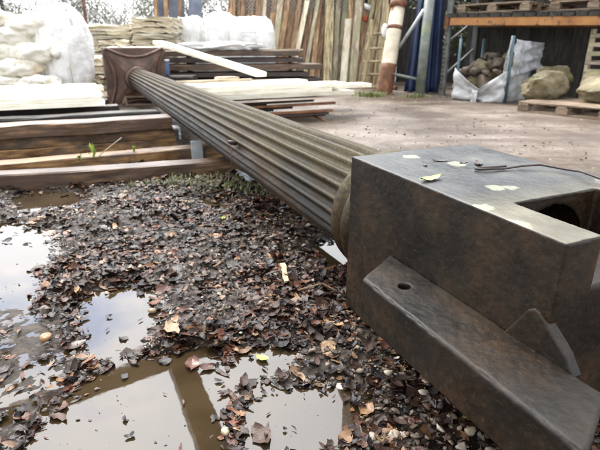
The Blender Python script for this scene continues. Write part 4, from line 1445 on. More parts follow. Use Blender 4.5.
# leaning planks, left to right: (foot x, top x at y=0, foot y, width, material, top y)
LEAN = [
    (229, 232, 60, .20, 'lean_brown', 0), (237, 242, 60, .20, 'lean_brown', 0), (245, 252, 60, .19, 'lean_brown', 0), (252, 260, 62, .17, 'lean_brown', 0),
    (259, 264, 62, .14, 'lean_pale', 0), (264, 275, 62, .14, 'lean_orange', 0), (270, 281, 62, .15, 'lean_grey', 0), (275, 288, 64, .15, 'lean_orange', 0),
    (281, 294, 64, .17, 'lean_orange', 0), (288, 300, 64, .14, 'lean_brown', 0), (290, 307, 64, .13, 'lean_pale', 0), (298, 313, 66, .14, 'lean_brown', 0),
    (303, 318, 66, .10, 'lean_grey', 0), (311, 320, 70, .13, 'lean_orange', 0), (317, 325, 74, .13, 'lean_brown', 0), (327, 330, 86, .23, 'lean_green', 0),
    (334, 338, 86, .13, 'lean_grey', 0), (338, 346, 86, .18, 'lean_grey', 0), (343, 348, 87, .17, 'lean_pale', 20), (348, 356, 86, .13, 'lean_grey', 0),
    (352, 359, 88, .18, 'lean_grey', 0), (357, 366, 87, .12, 'lean_brown', 12), (359, 374, 88, .10, 'lean_green', 0), (366, 380, 89, .14, 'lean_green', 0), (375, 386, 89, .13, 'lean_green', 0),
]
adj = {'lean_brown': "brown", 'lean_pale': "pale", 'lean_orange': "orange-brown", 'lean_grey': "weathered grey", 'lean_green': "greenish"}
extra = []
for q_, (xb, xt, yb, w, mt, yt) in enumerate(LEAN[:-1]):
    extra.append((xb + 5 + (q_ % 3) * 0.8, xt + 4 + (q_ * 7 % 5) - 2, yb, 0.09 + 0.03 * (q_ % 3), ['lean_brown', 'lean_grey', 'lean_orange', 'lean_brown'][q_ % 4], 0))
for q_, (xb, xt, yb, w, mt, yt) in enumerate(extra):
    Yb = gz(xb, max(86, yb)).y + 0.45
    foot = Vector((at(xb, 84, Yb).x, Yb, 0.01)); top = at(xt, 0, Yb + 0.6); top = top + (top - foot).normalized() * (0.2 + 0.06 * (q_ * 5 % 7))
    tag(beam("rear_plank", foot, top, w, 0.04, M[mt], up=Vector((0, -1, 0.2)), seed=420 + q_, jit=0.008, seg=5),
        "%s plank in the rear row at the back, right of the front row's %s" % ({'lean_brown': "brown", 'lean_grey': "grey", 'lean_orange': "tan"}[mt], ordw[q_] if q_ < 20 else ordw[q_ - 20] + " last"),
        "plank", "planks in the rear leaning row")
for k_, (xb, xt, yb, w, mt, yt) in enumerate(LEAN):
    w = w * 0.86
    ybase = 86 if yb < 86 else yb
    Yb = gz(xb, ybase).y + 0.12 * (k_ % 3)
    foot = at(xb, 60, Yb); foot.x = foot.x / 1.0; foot.z = 0.01
    foot = Vector((at(xb, ybase if yb >= 80 else 70, Yb).x, Yb, 0.01))
    Yt = Yb + 0.75
    top = at(xt, yt, Yt)
    if yt == 0: top = top + (top - foot).normalized() * (0.25 + 0.5 * ((k_ * 37) % 10) / 10)
    pos = "%s from the left" % ordw[k_] if k_ < 20 else "%s from the ladder end" % ordw[24 - k_]
    tag(beam("leaning_plank", foot, top, w, 0.05 + 0.01 * (k_ % 3), M[mt], up=Vector((0, -1, 0.2)), seed=160 + k_, jit=0.008, seg=5),
        "%s plank in the row leaning at the back, %s" % (adj[mt], pos), "plank", "planks leaning at the back of the yard")
kb = beam("kerb_timber", gz(303, 84.5), gz(396, 91), 0.12, 0.09, M['lean_brown'], seed=190)
tag(kb, "long low timber on the ground at the feet of the leaning planks", "timber")
# rail that the planks lean against, and the dark board wall behind
rail = beam("back_rail", (-1.8, 13.25, 2.05), (2.6, 11.9, 2.05), 0.10, 0.12, M['dark_wood'], seed=191)
tag(rail, "dark rail behind the tops of the leaning planks", "rail")
shed = empty("shed_wall", (-1.7, 14.2, 0))
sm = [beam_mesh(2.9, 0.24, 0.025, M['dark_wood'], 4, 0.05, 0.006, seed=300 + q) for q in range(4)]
for q in range(38):
    o = link("board", sm[q % 4], shed)
    o.location = (q * 0.235, -q * 0.075 + (0.012 if q % 2 else 0), 0)
    o.rotation_euler = (0, -math.pi / 2, -0.31 + math.pi / 2)
tag(shed, "dark vertical board wall behind the leaning planks and the rack", "wall")

# white pipe and red box seen between the planks at the ladder
tag(tube("white_pipe", [at(360, 4, 12.3), at(371, 9, 12.2)], 0.06, M['white_plastic'], n=12), "fat white pipe end lodged high between the planks by the ladder", "pipe")
tag(beam("red_beam", at(356, 20, 12.2), at(367, 21, 12.1), 0.08, 0.09, M['red_paint'], seed=7), "red painted beam end just below the white pipe", "beam")

# ------------------------------------------------------------------ ladder, cream post, tubes, tarpaulin
lad = empty("ladder", gz(362, 91))
l0 = lad.location.copy()
sl = [(gz(362, 91) - l0, at(372, 20, 10.75) - l0), (gz(378, 92) - l0, at(390, 5, 10.7) - l0)]
for a, b in sl: beam("stile", a, b, 0.07, 0.06, M['lean_green'], lad, up=Vector((0, -1, 0)), seed=9)
for u in (0.06, 0.24, 0.42, 0.60, 0.80):
    pa = sl[0][0].lerp(sl[0][1], u); pb = sl[1][0].lerp(sl[1][1], u * 0.84)
    e_ = (pb - pa).normalized() * 0.05
    tube("rung", [pa - e_, pb + e_], 0.026, M['lean_green'], lad, n=7)
tag(lad, "greenish wooden ladder standing left of the cream post", "ladder")

post = empty("cream_post", gz(384, 95))
p0 = post.location.copy()
top_p = at(399, 1, 9.95) - p0
link("shaft", tube_mesh([(0, 0, 0.0), top_p * 0.33, top_p * 0.66, top_p * 0.95], [0.148, 0.142, 0.137, 0.13], M['cream_paint'], n=18), post)
link("rusty_foot", tube_mesh([(0, 0, -0.01), top_p * 0.06, top_p * 0.27, top_p * 0.335], [0.155, 0.152, 0.147, 0.1435], M['steel_rust'], n=18), post)
for u0, u1, r in ((0.93, 1.0, 0.155), (1.0, 1.03, 0.12), (0.70, 0.74, 0.1405)):
    link("band", tube_mesh([top_p * u0, top_p * u1], [r, r], M['steel_rust'] if u0 < 0.95 else M['cream_paint'], n=18), post)
link("finial", tube_mesh([top_p * 1.03, top_p * 1.06, top_p * 1.10], [0.10, 0.135, 0.09], M['steel_rust'], n=16), post)
tag(post, "leaning cream painted iron post with a rusty foot beside the ladder", "post")
fl = link("white_float", blob_mesh((0.13, 0.13, 0.26), 31, M['white_plastic'], 3, 2.2, 0.05))
fl.location = at(384.5, 38, 10.25)
tag(fl, "small white plastic container hung beside the cream post", "container")
gal = tube("thin_pole", [gz(388, 92), at(394, 0, 10.5)], 0.035, M['galv'], n=8)
tag(gal, "thin grey pole standing right behind the cream post", "pole")

sc_t = empty("scaffold_tube", gz(419.5, 97.5))
s0_ = sc_t.location.copy()
link("upright", tube_mesh([(0, 0, -0.02), at(430, -6, 9.35) - s0_], 0.085, M['green_tube'], n=14), sc_t)
link("brace", tube_mesh([at(424, 10, 9.32) - s0_, at(399, 48, 9.75) - s0_], 0.032, M['galv'], n=8), sc_t)
link("tie", tube_mesh([at(421, 80, 9.25) - s0_, at(393, 74, 9.6) - s0_], 0.026, M['green_tube'], n=8), sc_t)
tag(sc_t, "mossy grey steel upright with a diagonal brace left of the orange rack", "upright")

# blue tarpaulin hanging in folds between the tube and the rack
vs, fs = [], []
nu_, nv_ = 40, 16
for j in range(nv_ + 1):
    for i in range(nu_ + 1):
        u, v = i / nu_, j / nv_
        xl = 404 + 12 * v + (440 - 404 - 12 * v) * u + 3 * (1 - v)
        Yc = 9.95 - 0.2 * u + 0.07 * math.sin(u * 26 + v * 1.5) + 0.05 * math.sin(u * 11 + 2)
        p = at(xl, 50, Yc)
        vs.append((p.x, Yc, 0.03 + 2.1 * v))
for j in range(nv_):
    for i in range(nu_):
        a = j * (nu_ + 1) + i
        fs.append((a, a + 1, a + nu_ + 2, a + nu_ + 1))
tp_o = link("blue_tarpaulin", pymesh("tarpaulin", vs, fs, M['blue_sheet'], True))
md = tp_o.modifiers.new("thick", 'SOLIDIFY'); md.thickness = 0.006
tag(tp_o, "dark blue tarpaulin hanging in folds left of the orange rack", "tarpaulin")

# ------------------------------------------------------------------ rack with orange beam
rk = empty("storage_rack", gz(441, 97))
r0 = rk.location.copy()
r0.z = 0


def RP(u, v, z): return RU * u + RV * v + Z * z


def upright(u, v):
    o = beam("upright", RP(u, v, 0.0), RP(u, v, 2.35), 0.09, 0.075, M['rack_steel'], rk, up=RV, seed=1, jit=0.001)
    # row of punched slots
    for i in range(0, 16):
        z = 0.15 + i * 0.075
        s_ = box_bm((-0.014, -0.004, -0.02), (0.014, 0.004, 0.02))
        q = from_bm("slot", s_, M['steel_dark'], rk)
        q.location = RP(u, v - 0.044, z); q.rotation_euler = (0, 0, math.atan2(RU.y, RU.x))


upright(0.0, 0.0)
beam("upright", RP(0, 1.15, 0), RP(0, 1.15, 2.35), 0.09, 0.075, M['rack_steel'], rk, up=RV, seed=1)
beam("upright", RP(3.0, 0, 0), RP(3.0, 0, 2.35), 0.09, 0.075, M['rack_steel'], rk, up=RV, seed=1)
beam("upright", RP(3.0, 1.15, 0), RP(3.0, 1.15, 2.35), 0.09, 0.075, M['rack_steel'], rk, up=RV, seed=1)
for z in (0.35, 0.9, 1.6):
    beam("brace", RP(0, 0, z), RP(0, 1.15, z + 0.45), 0.035, 0.03, M['rack_steel'], rk, seed=2)
zl, zr = 1.215, 1.150
beam("orange_beam", RP(0.06, -0.03, zl), RP(2.95, -0.03, zr), 0.05, 0.125, M['orange_paint'], rk, seed=3, jit=0.001)
beam("orange_beam", RP(0.06, 1.13, zl), RP(2.95, 1.13, zr), 0.05, 0.125, M['orange_paint'], rk, seed=4, jit=0.001)
beam("end_bracket", RP(-0.01, -0.055, zl - 0.05), RP(-0.01, -0.055, zl + 0.17), 0.07, 0.02, M['steel_rust'], rk, up=RV, seed=3)
dm = [beam_mesh(1.30, 0.17, 0.07, M['dark_wood'], 3, 0.08, 0.006, seed=400 + q) for q in range(3)]
for q in range(16):
    o = link("deck_board", dm[q % 3], rk)
    u = 0.10 + q * 0.183
    zz = zl + (zr - zl) * u / 3.0 + 0.128
    o.matrix_local = frame(RP(u, -0.07, zz), RP(u, 1.2, zz))
rk.location = r0
tag(rk, "storage rack with an orange front beam and dark plank deck at the right", "rack")


def rack_pt(u, v, z): return r0 + RP(u, v, z)


rrz = math.atan2(RU.y, RU.x)


def deck_z(u): return zl + (zr - zl) * u / 3.0 + 0.20


make_pallet("pallet", rack_pt(0.12, 0.05, deck_z(0.6)), rrz, "left pallet up on the rack deck under grey stone")
make_pallet("pallet", rack_pt(1.62, 0.05, deck_z(2.0) + 0.01), rrz, "right pallet up on the rack deck below the timber crate")
for k_, (u, w, h, sd_) in enumerate([(0.45, 0.55, 0.4, 61), (1.0, 0.6, 0.36, 62)]):
    o = link("grey_stone", blob_mesh((w, 0.6, h), sd_, M['rubble'], 4, 3.2, 0.12, 2, 0, facet=7))
    o.location = rack_pt(u, 0.45, deck_z(u) + 0.146)
    tag(o, "%s grey stone on the left pallet up on the rack" % ["left", "right"][k_], "stone")
crate = empty("timber_crate", rack_pt(1.62, 0.06, deck_z(2.0) + 0.158), rrz)
for x in (0.03, 0.58, 1.14): beam("crate_post", (x, 0, 0), (x, 0, 0.75), 0.06, 0.05, M['pallet_wood'], crate, up=Vector((0, -1, 0)), seed=5)
for z in (0.0, 0.26, 0.52): beam("crate_slat", (-0.02, 0.045, z), (1.2, 0.045, z), 0.025, 0.11, M['pallet_wood'], crate, seed=6)
beam("crate_brace", (0.02, -0.05, 0.0), (0.36, -0.05, 0.72), 0.03, 0.07, M['board_buff'], crate, seed=7)
for z in (0.0, 0.26, 0.52): beam("crate_slat", (-0.02, 0.9, z), (1.2, 0.9, z), 0.025, 0.11, M['pallet_wood'], crate, seed=8)
tag(crate, "slatted timber crate with a diagonal brace on the right pallet of the rack", "crate")
for k_ in range(5):
    o = link("mossy_stone", blob_mesh((0.32 + 0.05 * (k_ % 2), 0.34, 0.24), 70 + k_, M['boulder'], 3, 2.8, 0.15, 2, 0, facet=6))
    o.location = rack_pt(1.82 + 0.2 * k_, 0.45 + 0.1 * (k_ % 2), deck_z(2.0) + 0.158)
    tag(o, "mossy stone in the timber crate up on the rack, %s from the left" % ordw[k_], "stone", "stones in the crate")

# slatted stillage at the right edge under the rack
sp = empty("slatted_frame", rack_pt(2.28, 0.15, 0.0), rrz)
for x in (0.0, 0.75): beam("side_post", (x, 0, 0), (x, 0, 1.12), 0.07, 0.06, M['lean_grey'], sp, up=Vector((0, -1, 0)), seed=3)
for i in range(8): beam("slat", (-0.03, -0.05, 0.12 + i * 0.125), (0.80, -0.05, 0.12 + i * 0.125), 0.025, 0.06, M['lean_grey'], sp, seed=4)
tag(sp, "grey slatted wooden frame standing under the rack at the right edge", "frame")
# added dark boards standing in for the shaded depth of the bay
bw = empty("bay_shade_screen", rack_pt(-0.1, 1.32, 0))
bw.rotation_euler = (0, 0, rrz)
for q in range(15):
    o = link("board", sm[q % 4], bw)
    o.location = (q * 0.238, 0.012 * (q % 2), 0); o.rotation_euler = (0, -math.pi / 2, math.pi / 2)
tag(bw, "added dark board screen standing in for shade at the back of the rack bay", "screen")

# ------------------------------------------------------------------ open bag of stones
bl, bf, brr = gz(452, 100.6), gz(504, 104.6), gz(535, 100)
bu = (bf - bl).normalized(); bv = Vector((-bu.y, bu.x, 0)); bwid = (bf - bl).length; bdep = 0.95
sb = empty("stone_bag", bl)


def BP(u, v, z): return bu * u + bv * v + Z * z


def cloth(name, corner_fn, mat, parent, nu=24, nv=14, seed=0, amp=0.03):
    vs, fs = [], []
    for j in range(nv + 1):
        for i in range(nu + 1):
            u, v = i / nu, j / nv
            p, n = corner_fn(u, v)
            d = mnoise.fractal(Vector((u * 3.5 + seed, v * 3.5, seed * 2.0)), 1.0, 2.0, 3) * amp
            vs.append(p + n * d)
    for j in range(nv):
        for i in range(nu):
            a = j * (nu + 1) + i
            fs.append((a, a + 1, a + nu + 2, a + nu + 1))
    o = link(name, pymesh(name, vs, fs, mat, True), parent)
    md = o.modifiers.new("thick", 'SOLIDIFY'); md.thickness = 0.006
    return o


def front_top(u):     # sagging front lip
    if u < 0.55: return 0.52 - 0.32 * (u / 0.55) ** 0.9
    return 0.20 + 0.30 * ((u - 0.55) / 0.45) ** 0.9


cloth("front_panel", lambda u, v: (BP(u * bwid, -0.05 * math.sin(math.pi * u) - 0.04 * v, 0.02 + v * front_top(u)), -bv), M['bag_grey'], sb, seed=1, amp=0.05)
cloth("side_panel", lambda u, v: (BP(bwid + 0.05 * math.sin(math.pi * u), u * bdep, 0.02 + v * (0.48 + 0.12 * u)), bu), M['bag_grey'], sb, seed=2, amp=0.05)
cloth("side_panel", lambda u, v: (BP(-0.03 * math.sin(math.pi * u), u * bdep, 0.02 + v * (0.46 + 0.1 * u)), -bu), M['bag_grey'], sb, seed=3, amp=0.05)
cloth("film", lambda u, v: (BP(bwid + 0.05 + 0.10 * u, u * 0.98, (0.42 + 0.10 * u) * (1 - v) + (0.98 - 0.06 * u) * v), bu), M['film'], sb, seed=4, amp=0.09)
cloth("film", lambda u, v: (BP(bwid * (1.0 - 0.18 * u * (1 - v)), -0.02 - 0.05 * v + 0.03 * u, 0.30 + 0.66 * v - 0.25 * u * (1 - v)), -bv), M['film'], sb, 14, 14, seed=5, amp=0.08)
cloth("torn_flap", lambda u, v: (BP(0.38 + 0.10 * u, -0.10 - 0.04 * v, 0.20 - 0.28 * v * (1 - 0.5 * abs(u - .5))), -bv), M['bag_grey'], sb, 6, 8, seed=6, amp=0.04)
for (u, v, h, r) in ((0.04, 0.02, 1.0, 0.022), (bwid, 0.0, 1.03, 0.032), (0.04, bdep, 1.0, 0.03), (bwid, bdep, 0.95, 0.035)):
    tube("post", [BP(u, v, 0.0), BP(u, v, h)], r, M['teal'], sb, n=8)
tag(sb, "torn white bag held up by teal posts and full of stones under the rack", "bag")
rnd = random.Random(5)
ls = ["front left", "front middle", "front right", "middle left", "centre", "middle right", "back left", "back middle", "back right"]
for j in range(3):
    for i in range(3):
        w = rnd.uniform(0.28, 0.40)
        o = link("bag_stone", blob_mesh((w, w * 0.85, w * 0.75), 500 + i + 3 * j, M['rubble'] if (i + j) % 2 else M['boulder'], 3, 2.8, 0.14, 2, 0, facet=7))
        o.location = bl + BP(0.17 + i * 0.28, 0.20 + j * 0.28, 0.12 + 0.10 * j + rnd.uniform(0, 0.05))
        o.rotation_euler = (0, 0, rnd.uniform(0, 6))
        tag(o, "rough stone in the open white bag, %s of the lower layer" % ls[j * 3 + i], "stone", "stones in the white bag")
for k_, (u, v, z) in enumerate([(0.25, 0.45, 0.44), (0.52, 0.50, 0.46), (0.68, 0.72, 0.52), (0.30, 0.75, 0.52)]):
    w = [0.36, 0.34, 0.38, 0.36][k_]
    o = link("bag_stone", blob_mesh((w, w * 0.9, w * 0.72), 520 + k_, M['rubble' if k_ % 2 else 'boulder'], 3, 2.8, 0.14, 2, 0, facet=7))
    o.location = bl + BP(u, v, z)
    tag(o, "%s stone heaped on top inside the open white bag" % ["front left", "front right", "back right", "back left"][k_], "stone", "stones in the white bag")

rnd = random.Random(77)
for k_ in range(12):
    w = rnd.uniform(0.13, 0.22)
    o = link("small_stone", blob_mesh((w, w * 0.85, w * 0.7), 560 + k_, M['rubble'], 3, 2.6, 0.14, 2, 0, facet=8))
    o.location = bl + BP(0.10 + 0.062 * k_, 0.14 + 0.25 * (k_ % 3), 0.40 + 0.10 * (k_ % 3) + rnd.uniform(0, 0.04))
    o.rotation_euler = (0, 0, rnd.uniform(0, 6))
    tag(o, "small brown stone on the heap in the open white bag, %s from the left" % ordw[k_], "stone", "small stones in the white bag")

# boulders on the pallet
for k_, (x, y, z, sz, sd_, rz_, lab) in enumerate([
        (3.52, 7.42, 0.10, (0.78, 0.62, 0.46), 81, 0.4, "large yellow-green boulder at the left end of the ground pallet"),
        (3.78, 7.72, 0.05, (0.6, 0.6, 0.60), 82, 1.4, "tall mossy boulder just behind the left boulder on the pallet"),
        (4.06, 6.82, 0.16, (0.66, 0.55, 0.36), 83, 2.0, "pale yellow boulder on the pallet at the right edge of the picture"),
        (4.25, 7.25, 0.16, (0.5, 0.5, 0.46), 84, 0.9, "small boulder behind the pale one at the right edge")]):
    o = link("boulder", blob_mesh(sz, sd_, M['boulder'], 5, 2.4, 0.09, 2.2, 0.0, facet=16))
    o.location = (x, y, z); o.rotation_euler = (0.0, 0.0, rz_)
    tag(o, lab, "boulder", "boulders on the pallet")

# ------------------------------------------------------------------ hedge behind rack and brambles on the fence


def leaf_cloud(name, centres, n, size, cols, seed, parent=None, mat='foliage', flat=1.0):
    rg = np.random.default_rng(seed)
    cs = np.array([c[:3] for c in centres]); rs = np.array([c[3] for c in centres])
    pick = rg.integers(0, len(cs), n)
    dirs = rg.normal(size=(n, 3)); dirs /= np.linalg.norm(dirs, axis=1)[:, None]
    rad = rs[pick] * rg.uniform(0.35, 1.05, n) ** 0.6
    pos = cs[pick] + dirs * rad[:, None] * np.array([1, flat, 1])
    t = rg.normal(size=(n, 3)); t /= np.linalg.norm(t, axis=1)[:, None]
    b = np.cross(t, rg.normal(size=(n, 3))); b /= np.linalg.norm(b, axis=1)[:, None]
    s = size * rg.uniform(0.5, 1.3, n)[:, None]
    v = np.stack([pos - t * s, pos + b * s * 0.42, pos + t * s, pos - b * s * 0.42], 1).reshape(-1, 3)
    f = np.arange(n * 4).reshape(n, 4)
    me = npmesh(name, v, f, M[mat])
    col = me.color_attributes.new("tint", 'FLOAT_COLOR', 'POINT')
    cc = np.array(cols)[rg.integers(0, len(cols), n)] * rg.uniform(0.6, 1.3, n)[:, None]
    cc = np.concatenate([np.repeat(cc, 4, 0), np.ones((n * 4, 1))], 1).astype(np.float32)
    col.data.foreach_set("color", cc.ravel())
    return link(name, me, parent)


for k_, (x, y, lab) in enumerate([(3.7, 10.9, "dark evergreen bush behind the left half of the rack"), (5.3, 9.6, "dark evergreen bush behind the right half of the rack"),
                                  (2.2, 13.2, "dark evergreen bush behind the ladder and tarpaulin")]):
    e = empty("evergreen_bush", (x, y, 0))
    rnd = random.Random(k_)
    cs = [(rnd.uniform(-1.0, 1.0), rnd.uniform(-0.3, 0.5) + 0.5, rnd.uniform(0.6, 3.4), rnd.uniform(0.35, 0.7)) for _ in range(26)]
    leaf_cloud("crown", cs, 9000, 0.05, [(0.035, 0.06, 0.02), (0.06, 0.085, 0.03), (0.025, 0.04, 0.018), (0.09, 0.10, 0.04)], k_ + 3, e)
    link("trunk", tube_mesh([(0, 0.5, 0), (0.05, 0.5, 1.5), (-0.05, 0.55, 3.2)], [0.09, 0.07, 0.03], M['lean_brown'], n=8), e)
    for q in range(6):
        a = q * 1.05
        tube("limb", [(0, 0.5, 0.8 + 0.35 * q), (0.7 * math.cos(a), 0.5 + 0.4 * math.sin(a), 1.3 + 0.38 * q)], [0.035, 0.012], M['lean_brown'], e, n=6)
    tag(e, lab, "bush", "evergreen bushes")

for k_, (x0, x1, lab) in enumerate([(-8.6, -5.6, "pale twiggy bramble beyond the fence at the far left"), (-5.6, -3.8, "pale twiggy bramble beyond the fence above the slab stacks"),
                                    (-3.4, -1.6, "pale twiggy bramble beyond the fence behind the white bags")]):
    e = empty("bramble", ((x0 + x1) / 2, 13.6, 0))
    rnd = random.Random(40 + k_)
    w = (x1 - x0) / 2
    vs, fs = [], []
    me_list = []
    bmx = bmesh.new()
    for q in range(110):
        p = Vector((rnd.uniform(-w, w), rnd.uniform(-0.3, 0.5), 0)); pts = [p.copy()]
        dr = Vector((rnd.uniform(-0.4, 0.4), rnd.uniform(-0.15, 0.15), 1)).normalized()
        for s_ in range(7):
            dr = (dr + Vector((rnd.uniform(-0.4, 0.4), rnd.uniform(-0.2, 0.2), rnd.uniform(-0.25, 0.1)))).normalized()
            p = p + dr * rnd.uniform(0.28, 0.46); pts.append(p.copy())
        tm = tube_mesh(pts, [0.014 - 0.0013 * i for i in range(8)], M['lean_grey'], n=4, cap=False)
        bmx.from_mesh(tm); bpy.data.meshes.remove(tm)
    tw_ = from_bm("stems", bmx, M['lean_grey'], e, True); tw_["kind"] = "stuff"
    cs = [(rnd.uniform(-w, w), rnd.uniform(-0.2, 0.5), rnd.uniform(0.5, 2.3), rnd.uniform(0.25, 0.5)) for _ in range(14)]
    lc = leaf_cloud("leaves", cs, 3200, 0.04, [(0.12, 0.15, 0.08), (0.2, 0.22, 0.14), (0.09, 0.12, 0.05)], 60 + k_, e); lc["kind"] = "stuff"
    tag(e, lab, "bramble", "brambles beyond the fence")

# ------------------------------------------------------------------ overhead gantry (mirrored in the puddle)
gan = empty("gantry_frame", (0, 0, 0))
HB = 3.5
jn = Vector((-1.95, 6.55, HB))
aend = Vector((1.75, -1.5, HB))
beam("main_beam", jn + D * 0.2, aend, 0.34, 0.30, M['steel_dark'], gan, seed=1, jit=0.002)
bd = Vector((0.90, 0.62, 0)).normalized()
beam("cross_beam", jn + bd * 0.9 - Vector((0, 0.22, 0)), jn - bd * 4.2 - Vector((0, 0.22, 0)), 0.20, 0.22, M['steel_dark'], gan, seed=2, jit=0.002)
pe = jn - bd * 4.1 - Vector((0, 0.22, 0))
beam("post", (pe.x, pe.y, 0), (pe.x, pe.y, HB), 0.22, 0.22, M['steel_dark'], gan, up=Vector((0, -1, 0)), seed=3)
beam("post", (aend.x, aend.y, 0), (aend.x, aend.y, HB), 0.24, 0.24, M['steel_dark'], gan, up=Vector((0, -1, 0)), seed=4)
p2 = jn - bd * 2.9 - Vector((0, 0.22, 0))
beam("strut", (pe.x, pe.y, HB - 1.2), (p2.x, p2.y, HB), 0.12, 0.12, M['steel_dark'], gan, seed=5)
tag(gan, "dark overhead gantry beams seen only as brown bars mirrored in the near puddle", "gantry")

# ------------------------------------------------------------------ litter, gravel, grass
BEAM_KEEP = []


def scatter(n, seed, xr=(-2.75, 1.3), yr=(0.66, 3.9), near_bias=1.6):
    rg = np.random.default_rng(seed)
    u = rg.random(n) ** near_bias
    y = yr[0] + (yr[1] - yr[0]) * u
    x = xr[0] + (xr[1] - xr[0]) * rg.random(n)
    keep = np.abs(x) < (0.95 * y + 0.75)
    return x[keep], y[keep], rg


def instance_mesh(name, templates, x, y, z, yaw, pitch, roll, scale, cols, mat, rg, smooth=True):
    V, Fc, Cc = [], [], []
    base = 0
    pick = rg.integers(0, len(templates), len(x))
    for ti, (tv, tf) in enumerate(templates):
        m = pick == ti
        k = int(m.sum())
        if not k: continue
        cy, sy = np.cos(yaw[m]), np.sin(yaw[m]); cp, sp_ = np.cos(pitch[m]), np.sin(pitch[m]); cr, sr = np.cos(roll[m]), np.sin(roll[m])
        R = np.empty((k, 3, 3))
        R[:, 0, 0] = cy * cp; R[:, 0, 1] = cy * sp_ * sr - sy * cr; R[:, 0, 2] = cy * sp_ * cr + sy * sr
        R[:, 1, 0] = sy * cp; R[:, 1, 1] = sy * sp_ * sr + cy * cr; R[:, 1, 2] = sy * sp_ * cr - cy * sr
        R[:, 2, 0] = -sp_; R[:, 2, 1] = cp * sr; R[:, 2, 2] = cp * cr
        pts = np.einsum('kij,vj->kvi', R, tv) * (scale[m][:, None, None] if scale.ndim == 1 else 1)
        pts += np.stack([x[m], y[m], z[m]], -1)[:, None, :]
        nv = len(tv)
        V.append(pts.reshape(-1, 3))
        Fc.append((tf[None] + (base + np.arange(k) * nv)[:, None, None]).reshape(-1, tf.shape[1]))
        Cc.append(np.repeat(cols[m], nv, 0))
        base += k * nv
    me = npmesh(name, np.concatenate(V), np.concatenate(Fc), mat, smooth)
    ca = me.color_attributes.new("tint", 'FLOAT_COLOR', 'POINT')
    c = np.concatenate(Cc); c = np.concatenate([c, np.ones((len(c), 1))], 1).astype(np.float32)
    ca.data.foreach_set("color", c.ravel())
    return link(name, me)


def leaf_template(seed, st=6, width=0.45, curl=0.12, fold=0.12):
    """one dead leaf or torn scrap, unit length, edges ragged"""
    rnd = random.Random(seed)
    vs, fs = [], []
    tw = rnd.uniform(-0.4, 0.4); bend = rnd.uniform(-0.25, 0.25); cut = rnd.choice([0.0, 0.0, 0.25, 0.4])
    for i in range(st):
        u = i / (st - 1)
        prof = math.sin(math.pi * min(1, 0.05 + u * (0.92 - cut * 0.6))) ** 0.75
        zc = curl * (u - 0.5) ** 2 * 2 + rnd.uniform(-0.03, 0.03)
        for q in (-1, 0, 1):
            w = width * 0.5 * prof * (rnd.uniform(0.65, 1.3) if q else 0)
            vs.append((u - 0.5 + rnd.uniform(-0.05, 0.05), q * w + bend * (u - 0.5) ** 2 * 2, zc + abs(q) * fold * width * rnd.uniform(-0.4, 1.2) + tw * q * (u - 0.5) * width * 0.5))
    for i in range(st - 1):
        for j in range(2):
            a = i * 3 + j
            fs.append((a, a + 1, a + 4, a + 3))
    return np.array(vs), np.array(fs)


LT = [leaf_template(600 + i, 6, 0.22 + 0.13 * (i % 5), 0.03 + 0.08 * (i % 3), 0.04 + 0.08 * (i % 4)) for i in range(30)]
LCOL = np.array([(0.007, 0.0045, 0.004), (0.015, 0.0085, 0.007), (0.029, 0.0155, 0.011), (0.052, 0.026, 0.016), (0.082, 0.028, 0.014), (0.130, 0.066, 0.032), (0.25, 0.16, 0.09)])
LP_ = np.array([0.23, 0.24, 0.19, 0.13, 0.10, 0.07, 0.04])


def clump(x, y): return fbm(x * 2.6, y * 2.6, 33, 3)


# leaf litter
x, y, rg = scatter(108000, 101, near_bias=1.5)
sdv = puddle_sd(x, y) + (fbm(x * 7, y * 7, 11, 3) - 0.5) * 0.10
lz = litter_zone(x, y)
dens = 0.30 + 0.70 * sstep(0.40, 0.60, clump(x, y))
left_mud = sstep(-0.05, 0.06, poly_sd(x, y, SILT))              # silty corner at lower left carries fewer leaves
dens = dens * (1 - 0.93 * left_mud)
pr = np.where(sdv < 0.0, dens, np.where(sdv < 0.03, 0.12, 0.012)) * lz
k = rg.random(len(x)) < pr
x, y = x[k], y[k]
n = len(x)
sz = np.clip(np.exp(rg.normal(math.log(0.0225), 0.55, n)), 0.006, 0.07)
cl = sstep(0.46, 0.66, fbm(x * 5.2, y * 5.2, 81, 3)) * (sdv[k] < -0.02)
z = np.maximum(ground_h(x, y), 0.0) + rg.uniform(0.001, 0.008, n) + cl * rg.uniform(0.0, 0.016, n)
ci = rg.choice(len(LCOL), n, p=LP_)
cols = LCOL[ci] * rg.uniform(0.7, 1.4, n)[:, None] * (0.75 + 0.5 * fbm(x * 3.3, y * 3.3, 97, 2))[:, None]
lit = instance_mesh("leaf_litter", LT, x, y, z, rg.uniform(0, 6.28, n), rg.normal(0, 0.11 + 0.14 * cl, n), rg.normal(0, 0.12 + 0.16 * cl, n), sz, cols, M['litter'], rg)
tag(lit, "mat of wet dark brown leaf litter between the puddles", "leaf litter", kind="stuff")

# gravel
bm = bmesh.new(); bmesh.ops.create_icosphere(bm, subdivisions=1, radius=0.5)
bv0 = np.array([v.co[:] for v in bm.verts]); bf0 = np.array([[v.index for v in f.verts] for f in bm.faces]); bm.free()
bm = bmesh.new(); bmesh.ops.create_icosphere(bm, subdivisions=2, radius=0.5)
bv1 = np.array([v.co[:] for v in bm.verts]); bf1 = np.array([[v.index for v in f.verts] for f in bm.faces]); bm.free()


def peb(seed, v, f):
    r = np.random.default_rng(seed)
    d = r.normal(size=(9, 3)); d /= np.linalg.norm(d, axis=1)[:, None]
    vv = v.copy()
    for q in range(9):
        ex = vv @ d[q] - r.uniform(0.16, 0.36)
        vv -= np.maximum(ex, 0)[:, None] * d[q] * 0.9
    return vv * np.array([r.uniform(1.2, 1.7), r.uniform(0.8, 1.2), r.uniform(0.5, 0.8)]), f


